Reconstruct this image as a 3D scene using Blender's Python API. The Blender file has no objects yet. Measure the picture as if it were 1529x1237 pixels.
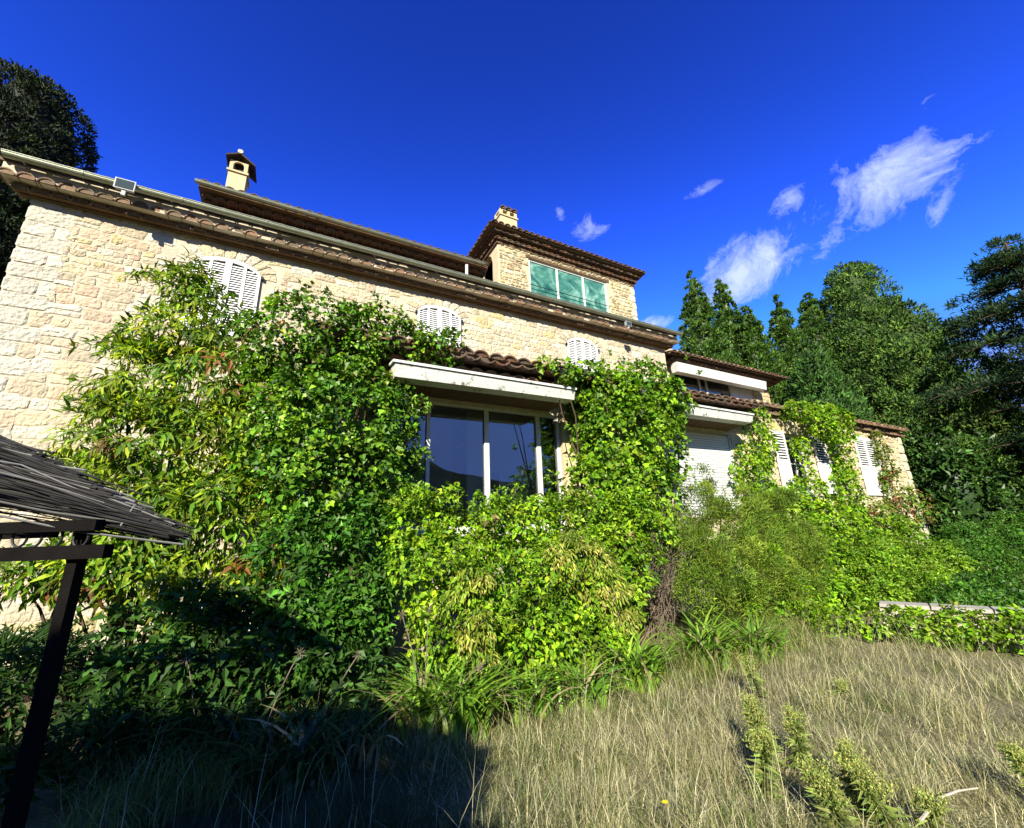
import bpy, math, random
import numpy as np
from mathutils import Matrix, Vector

# ------------------------------------------------------------------ camera, sky, sun, exposure
SC = bpy.context.scene
COL = SC.collection
F, CX, CY, H = 625.6, 764.5, 618.5, 1.65           # focal length in photo pixels, optical centre, eye height
_x = np.array([1215.5, 138.5, F]); _x /= np.linalg.norm(_x)
_z = np.array([-75.5, -2163.5, F]); _z -= _x * _x.dot(_z); _z /= np.linalg.norm(_z)
RM = np.stack([_x, np.cross(_z, _x), _z])            # camera (right, down, forward) -> world
cd = bpy.data.cameras.new('camera'); cam = bpy.data.objects.new('camera', cd); COL.objects.link(cam)
cd.sensor_fit = 'HORIZONTAL'; cd.sensor_width = 36; cd.lens = 36 * F / 1529
cd.clip_start = 0.05; cd.clip_end = 6000
m = Matrix.Identity(4)
for i in range(3):
    m[i][0] = RM[i, 0]; m[i][1] = -RM[i, 1]; m[i][2] = -RM[i, 2]
m[2][3] = H
cam.matrix_world = m
SC.camera = cam

SUN_EL, SUN_AZ = math.radians(30), math.radians(38)  # azimuth: towards -X from the facade normal (-Y)
to_sun = Vector((-math.sin(SUN_AZ) * math.cos(SUN_EL), -math.cos(SUN_AZ) * math.cos(SUN_EL), math.sin(SUN_EL)))
sl = bpy.data.lights.new('sun', 'SUN'); sl.energy = 5.0; sl.angle = math.radians(0.5); sl.color = (1, 0.94, 0.78)
so = bpy.data.objects.new('sun', sl); COL.objects.link(so)
so.rotation_euler = to_sun.to_track_quat('Z', 'Y').to_euler(); so.location = (-20, -20, 40)
SC.cycles.max_bounces = 5; SC.cycles.diffuse_bounces = 3; SC.cycles.glossy_bounces = 3; SC.cycles.transmission_bounces = 3; SC.cycles.transparent_max_bounces = 8
SC.cycles.caustics_reflective = False; SC.cycles.caustics_refractive = False
SC.view_settings.view_transform = 'Standard'; SC.view_settings.look = 'None'
SC.view_settings.exposure = 1.32; SC.view_settings.gamma = 1; SC.view_settings.use_curve_mapping = False


def at(px, py, D):                                   # point seen at a photo pixel on the plane Y = D
    d = RM @ np.array([px - CX, py - CY, F]); p = d * (D / d[1]); p[2] += H; return p


def dep(px, py, dz):                                 # point seen at a photo pixel at camera depth dz
    p = RM @ np.array([(px - CX) / F, (py - CY) / F, 1.0]) * dz; p[2] += H; return p


def depth_of(p):
    return (np.asarray(p) - np.array([0, 0, H])) @ RM[:, 2]


def zp(px, py, D): return at(px, py, D)[2]


def nd(nt, t, **kw):
    n = nt.nodes.new(t)
    for k, v in kw.items(): setattr(n, k, v)
    return n


def mathn(nt, op, a, b=None, clamp=False):
    n = nd(nt, 'ShaderNodeMath', operation=op, use_clamp=clamp)
    for i, v in enumerate((a, b)):
        if v is None: continue
        if isinstance(v, (int, float)): n.inputs[i].default_value = v
        else: nt.links.new(v, n.inputs[i])
    return n.outputs[0]


def build_world():
    w = bpy.data.worlds.new('World'); SC.world = w; w.use_nodes = True
    nt = w.node_tree; nt.nodes.clear(); L = nt.links.new
    out = nd(nt, 'ShaderNodeOutputWorld'); bg = nd(nt, 'ShaderNodeBackground')
    sky = nd(nt, 'ShaderNodeTexSky', sky_type='NISHITA', sun_disc=False)
    sky.sun_elevation = SUN_EL; sky.sun_rotation = math.pi + SUN_AZ
    sky.air_density = 1.0; sky.dust_density = 0.1; sky.ozone_density = 3.0; sky.altitude = 300
    g = nd(nt, 'ShaderNodeGamma'); g.inputs[1].default_value = 2.3
    L(sky.outputs[0], g.inputs[0])
    tint = nd(nt, 'ShaderNodeMixRGB', blend_type='MULTIPLY'); tint.inputs[0].default_value = 1
    tint.inputs[2].default_value = (0.26, 0.335, 0.63, 1)
    L(g.outputs[0], tint.inputs[1])
    lim = nd(nt, 'ShaderNodeMixRGB', blend_type='DARKEN'); lim.inputs[0].default_value = 1; L(tint.outputs[0], lim.inputs[1]); lim.inputs[2].default_value = (1.3, 2.4, 7.0, 1)
    tc = nd(nt, 'ShaderNodeTexCoord')

    def noise(scale, detail, rough, vec=None, dist=0.0):
        n = nd(nt, 'ShaderNodeTexNoise'); n.inputs['Scale'].default_value = scale
        n.inputs['Detail'].default_value = detail; n.inputs['Roughness'].default_value = rough
        n.inputs['Distortion'].default_value = dist
        L(vec or tc.outputs['Generated'], n.inputs['Vector']); return n
    warp = noise(6, 5, 0.6)
    total = None
    # thin fair-weather wisps: direction, long axis, half sizes (radians)
    for (px, py, ax, ay, a, b, k) in [(1305, 275, 1, -0.62, .135, .080, 1.0), (1180, 302, 1, -1.0, .045, .03, .8),
                                      (1110, 405, 1, -0.6, .13, .075, .95), (1395, 225, 1, -.3, .07, .03, .6), (875, 340, 1, -.2, .06, .03, .6), (835, 318, .3, 1, .04, .015, .5),
                                      (975, 484, 1, -.3, .05, .02, .9), (1050, 285, 1, -.5, .05, .015, .5), (1400, 310, .5, -1, .06, .02, .45), (1245, 345, .6, -1, .07, .03, .7), (1385, 145, .6, -1, .05, .02, .4)]:
        c = dep(px, py, 1) - np.array([0, 0, H]); c /= np.linalg.norm(c)
        t = dep(px + ax * 20, py + ay * 20, 1) - np.array([0, 0, H]); t /= np.linalg.norm(t); t -= c * t.dot(c); t /= np.linalg.norm(t)
        s = np.cross(c, t)

        def dot(v):
            n = nd(nt, 'ShaderNodeVectorMath', operation='DOT_PRODUCT'); n.inputs[1].default_value = tuple(v)
            L(tc.outputs['Generated'], n.inputs[0]); return n.outputs['Value']
        u = mathn(nt, 'DIVIDE', dot(t), a); v = mathn(nt, 'DIVIDE', dot(s), b)
        r = mathn(nt, 'SQRT', mathn(nt, 'ADD', mathn(nt, 'MULTIPLY', u, u), mathn(nt, 'MULTIPLY', v, v)))
        front = mathn(nt, 'GREATER_THAN', dot(c), 0.0)
        mk = mathn(nt, 'MULTIPLY', mathn(nt, 'MULTIPLY', mathn(nt, 'SUBTRACT', 1.0, r, True), front), k)
        total = mk if total is None else mathn(nt, 'MAXIMUM', total, mk)
    # streaky noise, stretched along the wind
    mp = nd(nt, 'ShaderNodeMapping'); L(tc.outputs['Generated'], mp.inputs['Vector'])
    tv = dep(1325 + 20, 275 - 22, 1) - dep(1325, 275, 1); tv /= np.linalg.norm(tv)
    q = Vector(tv).to_track_quat('X', 'Z').inverted().to_euler()
    mp.inputs['Rotation'].default_value = q; mp.vector_type = 'POINT'
    sc = nd(nt, 'ShaderNodeVectorMath', operation='MULTIPLY'); sc.inputs[1].default_value = (0.8, 1.0, 1.15); L(mp.outputs[0], sc.inputs[0])
    ad = nd(nt, 'ShaderNodeMixRGB', blend_type='ADD'); ad.inputs[0].default_value = 0.10
    L(sc.outputs[0], ad.inputs[1]); L(warp.outputs['Color'], ad.inputs[2])
    n1 = noise(11, 10, 0.68, ad.outputs[0], 0.6)
    nn = mathn(nt, 'MULTIPLY', mathn(nt, 'SUBTRACT', n1.outputs[0], 0.5), 5.6)
    d = mathn(nt, 'ADD', mathn(nt, 'MULTIPLY', total, 1.55), nn)
    d = mathn(nt, 'MULTIPLY', mathn(nt, 'SUBTRACT', d, 0.30), 0.62, True)
    d = mathn(nt, 'MULTIPLY', d, mathn(nt, 'MULTIPLY', total, 5.0, True))
    d = mathn(nt, 'MULTIPLY', d, 0.9)
    mx = nd(nt, 'ShaderNodeMixRGB'); L(d, mx.inputs[0]); L(lim.outputs[0], mx.inputs[1]); mx.inputs[2].default_value = (4.6, 5.4, 6.4, 1)
    L(mx.outputs[0], bg.inputs[0]); bg.inputs[1].default_value = 0.068
    L(bg.outputs[0], out.inputs[0])
    w.cycles.sampling_method = 'MANUAL'; w.cycles.sample_map_resolution = 256


build_world()

# ------------------------------------------------------------------ materials
MATS = {}


def mat(name, base, rough=0.8, var=0.25, nscale=6.0, bump=0.3, bscale=40.0, attr=False, rnd=None, metal=0.0, spec=0.3, dirt=None):
    m = bpy.data.materials.new(name); m.use_nodes = True; nt = m.node_tree; L = nt.links.new
    b = nt.nodes['Principled BSDF']; b.inputs['Roughness'].default_value = rough; b.inputs['Metallic'].default_value = metal
    b.inputs['Specular IOR Level'].default_value = spec
    tc = nd(nt, 'ShaderNodeTexCoord'); geo = nd(nt, 'ShaderNodeNewGeometry')
    n = nd(nt, 'ShaderNodeTexNoise'); n.inputs['Scale'].default_value = nscale; n.inputs['Detail'].default_value = 6; n.inputs['Roughness'].default_value = 0.65
    L(geo.outputs['Position'], n.inputs['Vector'])
    if attr:
        a = nd(nt, 'ShaderNodeAttribute', attribute_name='col'); src = a.outputs['Color']
    elif rnd:
        oi = nd(nt, 'ShaderNodeObjectInfo'); cr = nd(nt, 'ShaderNodeValToRGB'); L(oi.outputs['Random'], cr.inputs[0])
        cr.color_ramp.interpolation = 'LINEAR'
        els = cr.color_ramp.elements
        for i, c in enumerate(rnd):
            e = els[i] if i < 2 else els.new(1)
            e.position = i / (len(rnd) - 1); e.color = (*c, 1)
        src = cr.outputs[0]
    else:
        rgb = nd(nt, 'ShaderNodeRGB'); rgb.outputs[0].default_value = (*base, 1); src = rgb.outputs[0]
    v = mathn(nt, 'ADD', mathn(nt, 'MULTIPLY', mathn(nt, 'SUBTRACT', n.outputs[0], 0.5), var * 4), 1.0)
    mul = nd(nt, 'ShaderNodeVectorMath', operation='SCALE'); L(src, mul.inputs[0]); L(v, mul.inputs['Scale'])
    last = mul.outputs[0]
    if dirt:
        col, lo, hi, scl = dirt
        n3 = nd(nt, 'ShaderNodeTexNoise'); n3.inputs['Scale'].default_value = scl; n3.inputs['Detail'].default_value = 8; n3.inputs['Roughness'].default_value = 0.7
        L(geo.outputs['Position'], n3.inputs['Vector'])
        mr = nd(nt, 'ShaderNodeMapRange'); mr.inputs[1].default_value = lo; mr.inputs[2].default_value = hi; L(n3.outputs[0], mr.inputs[0])
        mm = nd(nt, 'ShaderNodeMixRGB'); L(mr.outputs[0], mm.inputs[0]); L(last, mm.inputs[1]); mm.inputs[2].default_value = (*col, 1); last = mm.outputs[0]
    L(last, b.inputs['Base Color'])
    if bump:
        n2 = nd(nt, 'ShaderNodeTexNoise'); n2.inputs['Scale'].default_value = bscale; n2.inputs['Detail'].default_value = 5
        L(geo.outputs['Position'], n2.inputs['Vector'])
        bp = nd(nt, 'ShaderNodeBump'); bp.inputs['Strength'].default_value = bump; bp.inputs['Distance'].default_value = 0.02
        L(n2.outputs[0], bp.inputs['Height']); L(bp.outputs[0], b.inputs['Normal'])
    MATS[name] = m; return m


def leafmat(name, trans=0.35, rough=0.45, spec=0.25):
    m = bpy.data.materials.new(name); m.use_nodes = True; nt = m.node_tree; L = nt.links.new
    b = nt.nodes['Principled BSDF']; b.inputs['Roughness'].default_value = rough; b.inputs['Specular IOR Level'].default_value = spec
    a = nd(nt, 'ShaderNodeAttribute', attribute_name='col'); L(a.outputs['Color'], b.inputs['Base Color'])
    t = nd(nt, 'ShaderNodeBsdfTranslucent')
    k = nd(nt, 'ShaderNodeVectorMath', operation='MULTIPLY'); k.inputs[1].default_value = (1.2, 1.25, 0.5); L(a.outputs['Color'], k.inputs[0]); L(k.outputs[0], t.inputs[0])
    mx = nd(nt, 'ShaderNodeMixShader'); mx.inputs[0].default_value = trans
    L(b.outputs[0], mx.inputs[1]); L(t.outputs[0], mx.inputs[2]); L(mx.outputs[0], nt.nodes['Material Output'].inputs[0])
    MATS[name] = m


mat('stone', None, 0.9, 0.16, 9, 1.0, 16, attr=True, spec=0.15, dirt=((.25, .215, .15), .55, .95, 1.1))
MATS['stone'].node_tree.nodes['Bump'].inputs['Distance'].default_value = 0.05
mat('mortar', (0.42, 0.365, 0.275), 0.95, 0.16, 5, 0.6, 35, spec=0.1)
mat('stucco', (0.46, 0.38, 0.23), 0.95, 0.12, 3, 0.4, 60, spec=0.1)
mat('render_wall', (0.46, 0.39, 0.25), 0.95, 0.12, 3, 0.7, 30, spec=0.1)
mat('tile', None, 0.85, 0.3, 14, 0.5, 60, rnd=[(.10, .05, .032), (.15, .075, .045), (.12, .085, .055), (.08, .055, .04), (.14, .095, .065)], spec=0.2, dirt=((.05, .045, .035), .5, .72, 9))
mat('eave_tile', None, 0.85, 0.3, 14, 0.5, 60, rnd=[(.17, .105, .065), (.21, .125, .075), (.15, .105, .07), (.11, .08, .05), (.20, .14, .09)], spec=0.2, dirt=((.08, .075, .05), .5, .72, 9))
mat('peeling_white', (0.52, 0.52, 0.48), 0.75, 0.12, 5, 0.5, 30, dirt=((.13, .12, .09), .55, .66, 7))
mat('white_paint', (0.58, 0.585, 0.58), 0.55, 0.05, 4, 0.15, 30)
mat('old_white', (0.50, 0.50, 0.475), 0.7, 0.10, 4, 0.3, 30, dirt=((.22, .20, .16), .58, .72, 6))
mat('zinc', (0.24, 0.26, 0.19), 0.45, 0.2, 5, 0.1, 40, metal=0.5, spec=0.4)
mat('dark_wood', (0.030, 0.020, 0.014), 0.8, 0.3, 8, 0.4, 60)
mat('soffit', (0.10, 0.06, 0.03), 0.9, 0.35, 6, 0.4, 30)
mat('iron', (0.012, 0.012, 0.013), 0.6, 0.2, 10, 0.2, 80)
mat('post_wood', (0.006, 0.005, 0.0045), 0.9, 0.3, 10, 0.4, 80, spec=0.05)
mat('reed', None, 0.7, 0.2, 12, 0.0, attr=True, spec=0.2)
mat('bark', (0.07, 0.05, 0.035), 0.95, 0.35, 12, 0.8, 30, spec=0.1)
mat('twig', (0.14, 0.11, 0.08), 0.9, 0.3, 20, 0.0, spec=0.1)
mat('soil', (0.17, 0.15, 0.08), 0.95, 0.4, 30, 1.0, 60, spec=0.05, dirt=((.11, .12, .045), .42, .66, 1.6))
mat('hill', (0.035, 0.05, 0.035), 1.0, 0.35, .02, 0.0, spec=0.0)
mat('kerb', (0.30, 0.28, 0.23), 0.9, 0.25, 6, 0.5, 30, spec=0.1)
mat('room', (0.6, 0.6, 0.6), 0.9, 0.03, 2, 0.0)
mat('room_wall', (0.75, 0.75, 0.74), 0.9, 0.03, 2, 0.0)
mat('dark_in', (0.02, 0.018, 0.015), 0.9, 0.2, 4, 0.0)
mat('picture', (0.10, 0.10, 0.11), 0.7, 0.3, 9, 0.0)
mat('lamp_grey', (0.30, 0.31, 0.31), 0.5, 0.05, 4, 0.05, 40)
mat('lamp_glass', (0.035, 0.05, 0.05), 0.12, 0.05, 4, 0.0, spec=0.25)
mat('pedestal', (0.24, 0.23, 0.21), 0.9, 0.2, 12, 0.4, 40)
for nme, tr, ro in (('leaf', .40, .48), ('leaf_gloss', .27, .42), ('needle', .15, .7), ('grass', .3, .7)):
    leafmat(nme, tr, ro)


def glass_mat():
    m = bpy.data.materials.new('window_glass'); m.use_nodes = True; nt = m.node_tree; L = nt.links.new
    nt.nodes.remove(nt.nodes['Principled BSDF'])
    t = nd(nt, 'ShaderNodeBsdfTransparent'); t.inputs[0].default_value = (.80, .84, .86, 1)
    g = nd(nt, 'ShaderNodeBsdfGlossy'); g.inputs['Roughness'].default_value = 0.01; g.inputs[0].default_value = (1, 1, 1, 1)
    fr = nd(nt, 'ShaderNodeFresnel'); fr.inputs[0].default_value = 1.52
    k = mathn(nt, 'MULTIPLY', fr.outputs[0], 2.3, True)
    mx = nd(nt, 'ShaderNodeMixShader'); L(k, mx.inputs[0]); L(t.outputs[0], mx.inputs[1]); L(g.outputs[0], mx.inputs[2])
    L(mx.outputs[0], nt.nodes['Material Output'].inputs[0]); MATS['glass'] = m
    # green panes with pale noise swirls, on the belvedere
    m = bpy.data.materials.new('clouded_green_glass'); m.use_nodes = True; nt = m.node_tree; L = nt.links.new
    b = nt.nodes['Principled BSDF']; b.inputs['Roughness'].default_value = 0.08
    geo = nd(nt, 'ShaderNodeNewGeometry')
    n = nd(nt, 'ShaderNodeTexNoise'); n.inputs['Scale'].default_value = 1.7; n.inputs['Detail'].default_value = 9; n.inputs['Distortion'].default_value = 1.1; n.inputs['Roughness'].default_value = .62
    L(geo.outputs['Position'], n.inputs['Vector'])
    cr = nd(nt, 'ShaderNodeValToRGB'); L(n.outputs[0], cr.inputs[0])
    e = cr.color_ramp.elements; e[0].position = .34; e[0].color = (.012, .06, .04, 1); e[1].position = .68; e[1].color = (.22, .38, .30, 1)
    x = e.new(.5); x.color = (.05, .17, .12, 1)
    L(cr.outputs[0], b.inputs['Base Color']); MATS['green_glass'] = m


glass_mat()

# ------------------------------------------------------------------ mesh helpers
rng = np.random.default_rng(7)
random.seed(7)


class MB:
    def __init__(s): s.V = []; s.F = {3: [], 4: []}; s.C = []; s.n = 0; s.poly = []; s.cols = False

    def add(s, V, F, C=None):
        V = np.asarray(V, float).reshape(-1, 3); F = np.asarray(F, int)
        s.V.append(V); s.F[F.shape[1]].append(F + s.n)
        if C is not None:
            s.cols = True; C = np.asarray(C, float)
            s.C.append(np.broadcast_to(C, (len(V), 3)) if C.ndim == 1 else C)
        else: s.C.append(np.ones((len(V), 3)))
        s.n += len(V); return s

    def box(s, x0, x1, y0, y1, z0, z1, C=None):
        v = [(x, y, z) for z in (z0, z1) for y in (y0, y1) for x in (x0, x1)]
        return s.add(v, [(0, 2, 3, 1), (4, 5, 7, 6), (0, 1, 5, 4), (2, 6, 7, 3), (0, 4, 6, 2), (1, 3, 7, 5)], C)

    def hexa(s, v, C=None):     # 8 corners, lower four then upper four, each counter-clockwise from above
        return s.add(v, [(3, 2, 1, 0), (4, 5, 6, 7), (0, 1, 5, 4), (1, 2, 6, 5), (2, 3, 7, 6), (3, 0, 4, 7)], C)

    def tube(s, pts, r0, r1=None, k=6, C=None):
        pts = np.asarray(pts, float); r1 = r0 if r1 is None else r1; n = len(pts)
        t = np.gradient(pts, axis=0); t /= np.linalg.norm(t, axis=1)[:, None] + 1e-9
        ref = np.array([0.31, 0.95, 0.1]) if abs(t[0][2]) > .7 else np.array([0, 0, 1.0])
        a = np.cross(t, ref); a /= np.linalg.norm(a, axis=1)[:, None] + 1e-9; b = np.cross(t, a)
        rr = np.linspace(r0, r1, n)[:, None, None]
        th = np.arange(k) * 2 * np.pi / k
        ring = pts[:, None] + rr * (a[:, None] * np.cos(th)[None, :, None] + b[:, None] * np.sin(th)[None, :, None])
        i = np.arange(n - 1)[:, None] * k; j = np.arange(k)[None]; j2 = (j + 1) % k
        f = np.stack([i + j, i + j2, i + k + j2, i + k + j], -1).reshape(-1, 4)
        s.add(ring.reshape(-1, 3), f, C)
        for e, o in ((0, 1), ((n - 1) * k, -1)):
            c = pts[0] if e == 0 else pts[-1]
            base = s.n; s.add(np.vstack([ring[0] if e == 0 else ring[-1], c]), [(q, (q + 1) % k, k)[::o] for q in range(k)], C)
        return s

    def prism(s, poly, y0, y1, C=None):   # (x, z) outline, counter-clockwise seen from -Y, extruded along Y
        n = len(poly); v = [(x, y0, z) for x, z in poly] + [(x, y1, z) for x, z in poly]
        s.add(v, [(i, (i + 1) % n, (i + 1) % n + n, i + n) for i in range(n)][::1], C)
        cx, cz = np.mean(poly, axis=0)
        for y, o in ((y0, 1), (y1, -1)):
            s.add([(x, y, z) for x, z in poly] + [(cx, y, cz)], [(i, (i + 1) % n, n)[::o] for i in range(n)], C)
        return s

    def mesh(s, name, origin=(0, 0, 0)):
        V = np.vstack(s.V) - np.asarray(origin, float)
        me = bpy.data.meshes.new(name)
        Fs = []; st = []; tot = 0; ln = []
        for k in (3, 4):
            if s.F[k]:
                f = np.vstack(s.F[k]); Fs.append(f.ravel()); st.append(tot + np.arange(len(f)) * k); ln.append(np.full(len(f), k)); tot += f.size
        me.vertices.add(len(V)); me.vertices.foreach_set('co', V.ravel().astype(np.float32))
        li = np.concatenate(Fs).astype(np.int32); ls = np.concatenate(st).astype(np.int32); lt = np.concatenate(ln).astype(np.int32)
        me.loops.add(len(li)); me.loops.foreach_set('vertex_index', li)
        me.polygons.add(len(ls)); me.polygons.foreach_set('loop_start', ls); me.polygons.foreach_set('loop_total', lt)
        me.polygons.foreach_set('use_smooth', np.zeros(len(ls), bool))
        me.update(calc_edges=True)
        if s.cols:
            C = np.vstack(s.C); C4 = np.ones((len(C), 4), np.float32); C4[:, :3] = C
            a = me.color_attributes.new('col', 'FLOAT_COLOR', 'POINT'); a.data.foreach_set('color', C4.ravel())
        return me


def tag(o, label=None, cat=None, group=None, kind=None):
    for k, v in (('label', label), ('category', cat), ('group', group), ('kind', kind)):
        if v: o[k] = v
    return o


def thing(name, label, cat, loc=(0, 0, 0), group=None):
    o = bpy.data.objects.new(name, None); COL.objects.link(o); o.location = loc; o.empty_display_size = .2
    return tag(o, label, cat, group)


def origin(o):
    p = Vector((0, 0, 0))
    while o: p += o.location; o = o.parent
    return p


def part(name, mb, m, parent=None, kind=None, label=None, smooth=False):
    me = mb if isinstance(mb, bpy.types.Mesh) else mb.mesh(name, origin(parent) if parent else (0, 0, 0))
    if m and not me.materials: me.materials.append(MATS[m])
    if smooth: me.polygons.foreach_set('use_smooth', np.ones(len(me.polygons), bool))
    o = bpy.data.objects.new(name, me); COL.objects.link(o)
    if parent: o.parent = parent
    return tag(o, label=label, kind=kind)


def inst(name, me, parent, pos, rot=(0, 0, 0), scale=None):
    o = bpy.data.objects.new(name, me); COL.objects.link(o); o.parent = parent
    o.location = Vector(pos) - origin(parent); o.rotation_euler = rot
    if scale: o.scale = scale
    return o


# ------------------------------------------------------------------ ground and far hills
def ground_z(x, y):
    x = np.asarray(x, float); y = np.asarray(y, float)
    s = 1 / (1 + np.exp((x + 0.6) * 2.2)); t = 1 / (1 + np.exp((y - 4.2) * 1.6))
    return -0.25 * s * t + 0.05 * np.sin(x * .9 + 1) * np.cos(y * 1.1) * (1 / (1 + np.exp((np.hypot(x, y) - 14))))


def build_ground():
    g = np.concatenate([[-1500, -400, -120, -50], np.arange(-24, 40.01, 0.5), [60, 120, 400, 1500]])
    X, Y = np.meshgrid(g, g, indexing='ij'); Z = ground_z(X, Y)
    n = len(g); i, j = np.meshgrid(np.arange(n - 1), np.arange(n - 1), indexing='ij'); a = (i * n + j).ravel()
    mb = MB().add(np.stack([X, Y, Z], -1), np.stack([a, a + n, a + n + 1, a + 1], -1))
    o = part('ground', mb, 'soil', smooth=True); o['kind'] = 'structure'
    # wooded hills across the valley, behind the camera: seen mirrored in the picture window
    th = np.radians(np.linspace(185, 345, 81)); rr = np.array([700, 900, 1100, 1300, 1500.]); V = []
    for k, r in enumerate(rr):
        prof = [0, .45, .8, 1, .0][k]
        for a in th:
            h = 215 + 60 * math.sin(a * 3.1 + .4) + 35 * math.sin(a * 9 + 1) + 14 * math.sin(a * 23 + 2) + 8 * math.sin(a * 47)
            V.append((r * math.cos(a), r * math.sin(a), -2 + max(h, 20) * prof * (1 + .06 * math.sin(a * 31 + k))))
    n = len(th); F_ = [(k * n + q, k * n + q + 1, (k + 1) * n + q + 1, (k + 1) * n + q) for k in range(4) for q in range(n - 1)]
    o = part('hills', MB().add(V, F_), 'hill', smooth=True); o['kind'] = 'structure'


build_ground()

# ------------------------------------------------------------------ masonry
STONE_COLS = np.array([(.60, .53, .39), (.66, .61, .49), (.64, .56, .38), (.56, .48, .35), (.62, .49, .36), (.68, .64, .54), (.60, .46, .33), (.62, .53, .30)])
STONE_COLS = STONE_COLS * np.array((.68, .675, .65))
STONE_P = np.array([.25, .2, .17, .12, .08, .08, .05, .05])


def stone_geo(outline, y, proud, col, r):
    """one rough-faced stone: outline (x, z) counter-clockwise seen from the front (-Y), back at plane y"""
    o = np.asarray(outline, float); n = len(o); c = o.mean(0)
    mid = c + (o - c) * (0.86 + 0.05 * r.random((n, 1)))
    inn = c + (o - c) * (0.45 + 0.12 * r.random((n, 1)))
    V = np.zeros((3 * n + 1, 3))
    V[:n, [0, 2]] = o; V[:n, 1] = y
    V[n:2 * n, [0, 2]] = mid; V[n:2 * n, 1] = y - proud * (0.62 + 0.35 * r.random(n))
    V[2 * n:3 * n, [0, 2]] = inn; V[2 * n:3 * n, 1] = y - proud * (0.75 + 0.75 * r.random(n))
    V[3 * n] = (c[0], y - proud * (0.8 + .5 * r.random()), c[1])
    q = []; t = []
    for i in range(n):
        j = (i + 1) % n
        q += [(i, j, n + j, n + i), (n + i, n + j, 2 * n + j, 2 * n + i)]; t.append((2 * n + i, 2 * n + j, 3 * n))
    return V, q, t, col


def rect_outline(x0, x1, z0, z1, g, jit, r):
    x0 += g; x1 -= g; z0 += g; z1 -= g; w, h = x1 - x0, z1 - z0; k = min(w, h) * .16
    p = [(x0 + k, z0), ((x0 + x1) / 2, z0), (x1 - k, z0), (x1, z0 + k), (x1, z1 - k), (x1 - k, z1), ((x0 + x1) / 2, z1), (x0 + k, z1), (x0, z1 - k), (x0, z0 + k)]
    return np.array(p) + r.normal(0, jit, (10, 2))


def stone_wall(wall, X0, X1, Z0, Z1, y, size, nobj, holes, r, col_shift=1.0, proud=.024, skip=None, gap=.008):
    """coursed rubble; the largest stones as parts, the others joined"""
    stones = []; z = Z0
    while z < Z1 - size * .35:
        h = min(size * (0.55 + 0.65 * r.random()), Z1 - z)
        x = X0 - size * r.random()
        while x < X1:
            w = h * (0.8 + 1.5 * r.random()); a, b = max(x, X0), min(x + w, X1); x += w
            if b - a < size * .25: continue
            cells = [(a, b, z, z + h)]
            if h > size * .95 and r.random() < .35:
                s = z + h * (.4 + .2 * r.random()); cells = [(a, b, z, s), (a, b, s, z + h)]
            for (p, q, u, v) in cells:
                c = ((p + q) / 2, (u + v) / 2)
                if skip and skip(c[0], c[1], (q - p) / 2, (v - u) / 2): continue
                dz = r.normal(0, size * .035)
                stones.append((rect_outline(p, q, u + dz, v + dz, gap, size * .055, r), proud * (.7 + .6 * r.random()), STONE_COLS[r.choice(8, p=STONE_P)] * (0.9 + .2 * r.random()) * col_shift, c, (q - p) * (v - u)))
        z += h
    # those that show largest: area over squared distance from the camera
    stones.sort(key=lambda s: -s[4] / ((s[3][0]) ** 2 + y * y + (s[3][1] - H) ** 2))
    rest = MB()
    for i, (o, pr, c, _, _) in enumerate(stones):
        V, q, t, c = stone_geo(o, y, pr, c, r)
        if i < nobj:
            mb = MB(); mb.add(V, q, c); mb.F[3].append(np.array(t)); part('stone', mb, 'stone', wall)
        else:
            n0 = rest.n; rest.add(V, q, c); rest.F[3].append(np.array(t) + n0)
    if rest.n: part('small_stones', rest, 'stone', wall, kind='stuff')


def tile_mesh(r=.125, L=.36, t=.02, k=6, zs=.72, plug=.03):
    mb = MB(); th = np.linspace(0, np.pi, k + 1); V = []
    for y, s in ((0, 1.0), (L, .85)):
        for rad in (r, r - t):
            V += [(math.cos(a) * rad * s, y, math.sin(a) * rad * s * (zs if rad == r else zs - .05)) for a in th]
    n = k + 1; q = []
    for i in range(k):
        q += [(i + 1, i, 2 * n + i, 2 * n + i + 1), (n + i, n + i + 1, 3 * n + i + 1, 3 * n + i), (i, i + 1, n + i + 1, n + i), (2 * n + i + 1, 2 * n + i, 3 * n + i, 3 * n + i + 1)]
    q += [(0, n, 3 * n, 2 * n), (k, 2 * n + k, 3 * n + k, n + k)]
    mb.add([(math.cos(a) * (r - t) * .99, plug, math.sin(a) * (r - t) * (zs - .05)) for a in th] + [(0, plug, 0)], [(i, i + 1, k + 1) for i in range(k)])
    me = mb.add(V, q).mesh('tile'); me.materials.append(MATS['tile'])
    me.polygons.foreach_set('use_smooth', np.array([i >= k and (i - k) % 4 < 2 and i - k < 4 * k for i in range(len(me.polygons))])); return me


TILE = tile_mesh()
TILE_E = tile_mesh(zs=.95, plug=.02)
TILE_E.materials[0] = MATS['eave_tile']
TILE_B = tile_mesh(.14, .45, .022)


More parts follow.
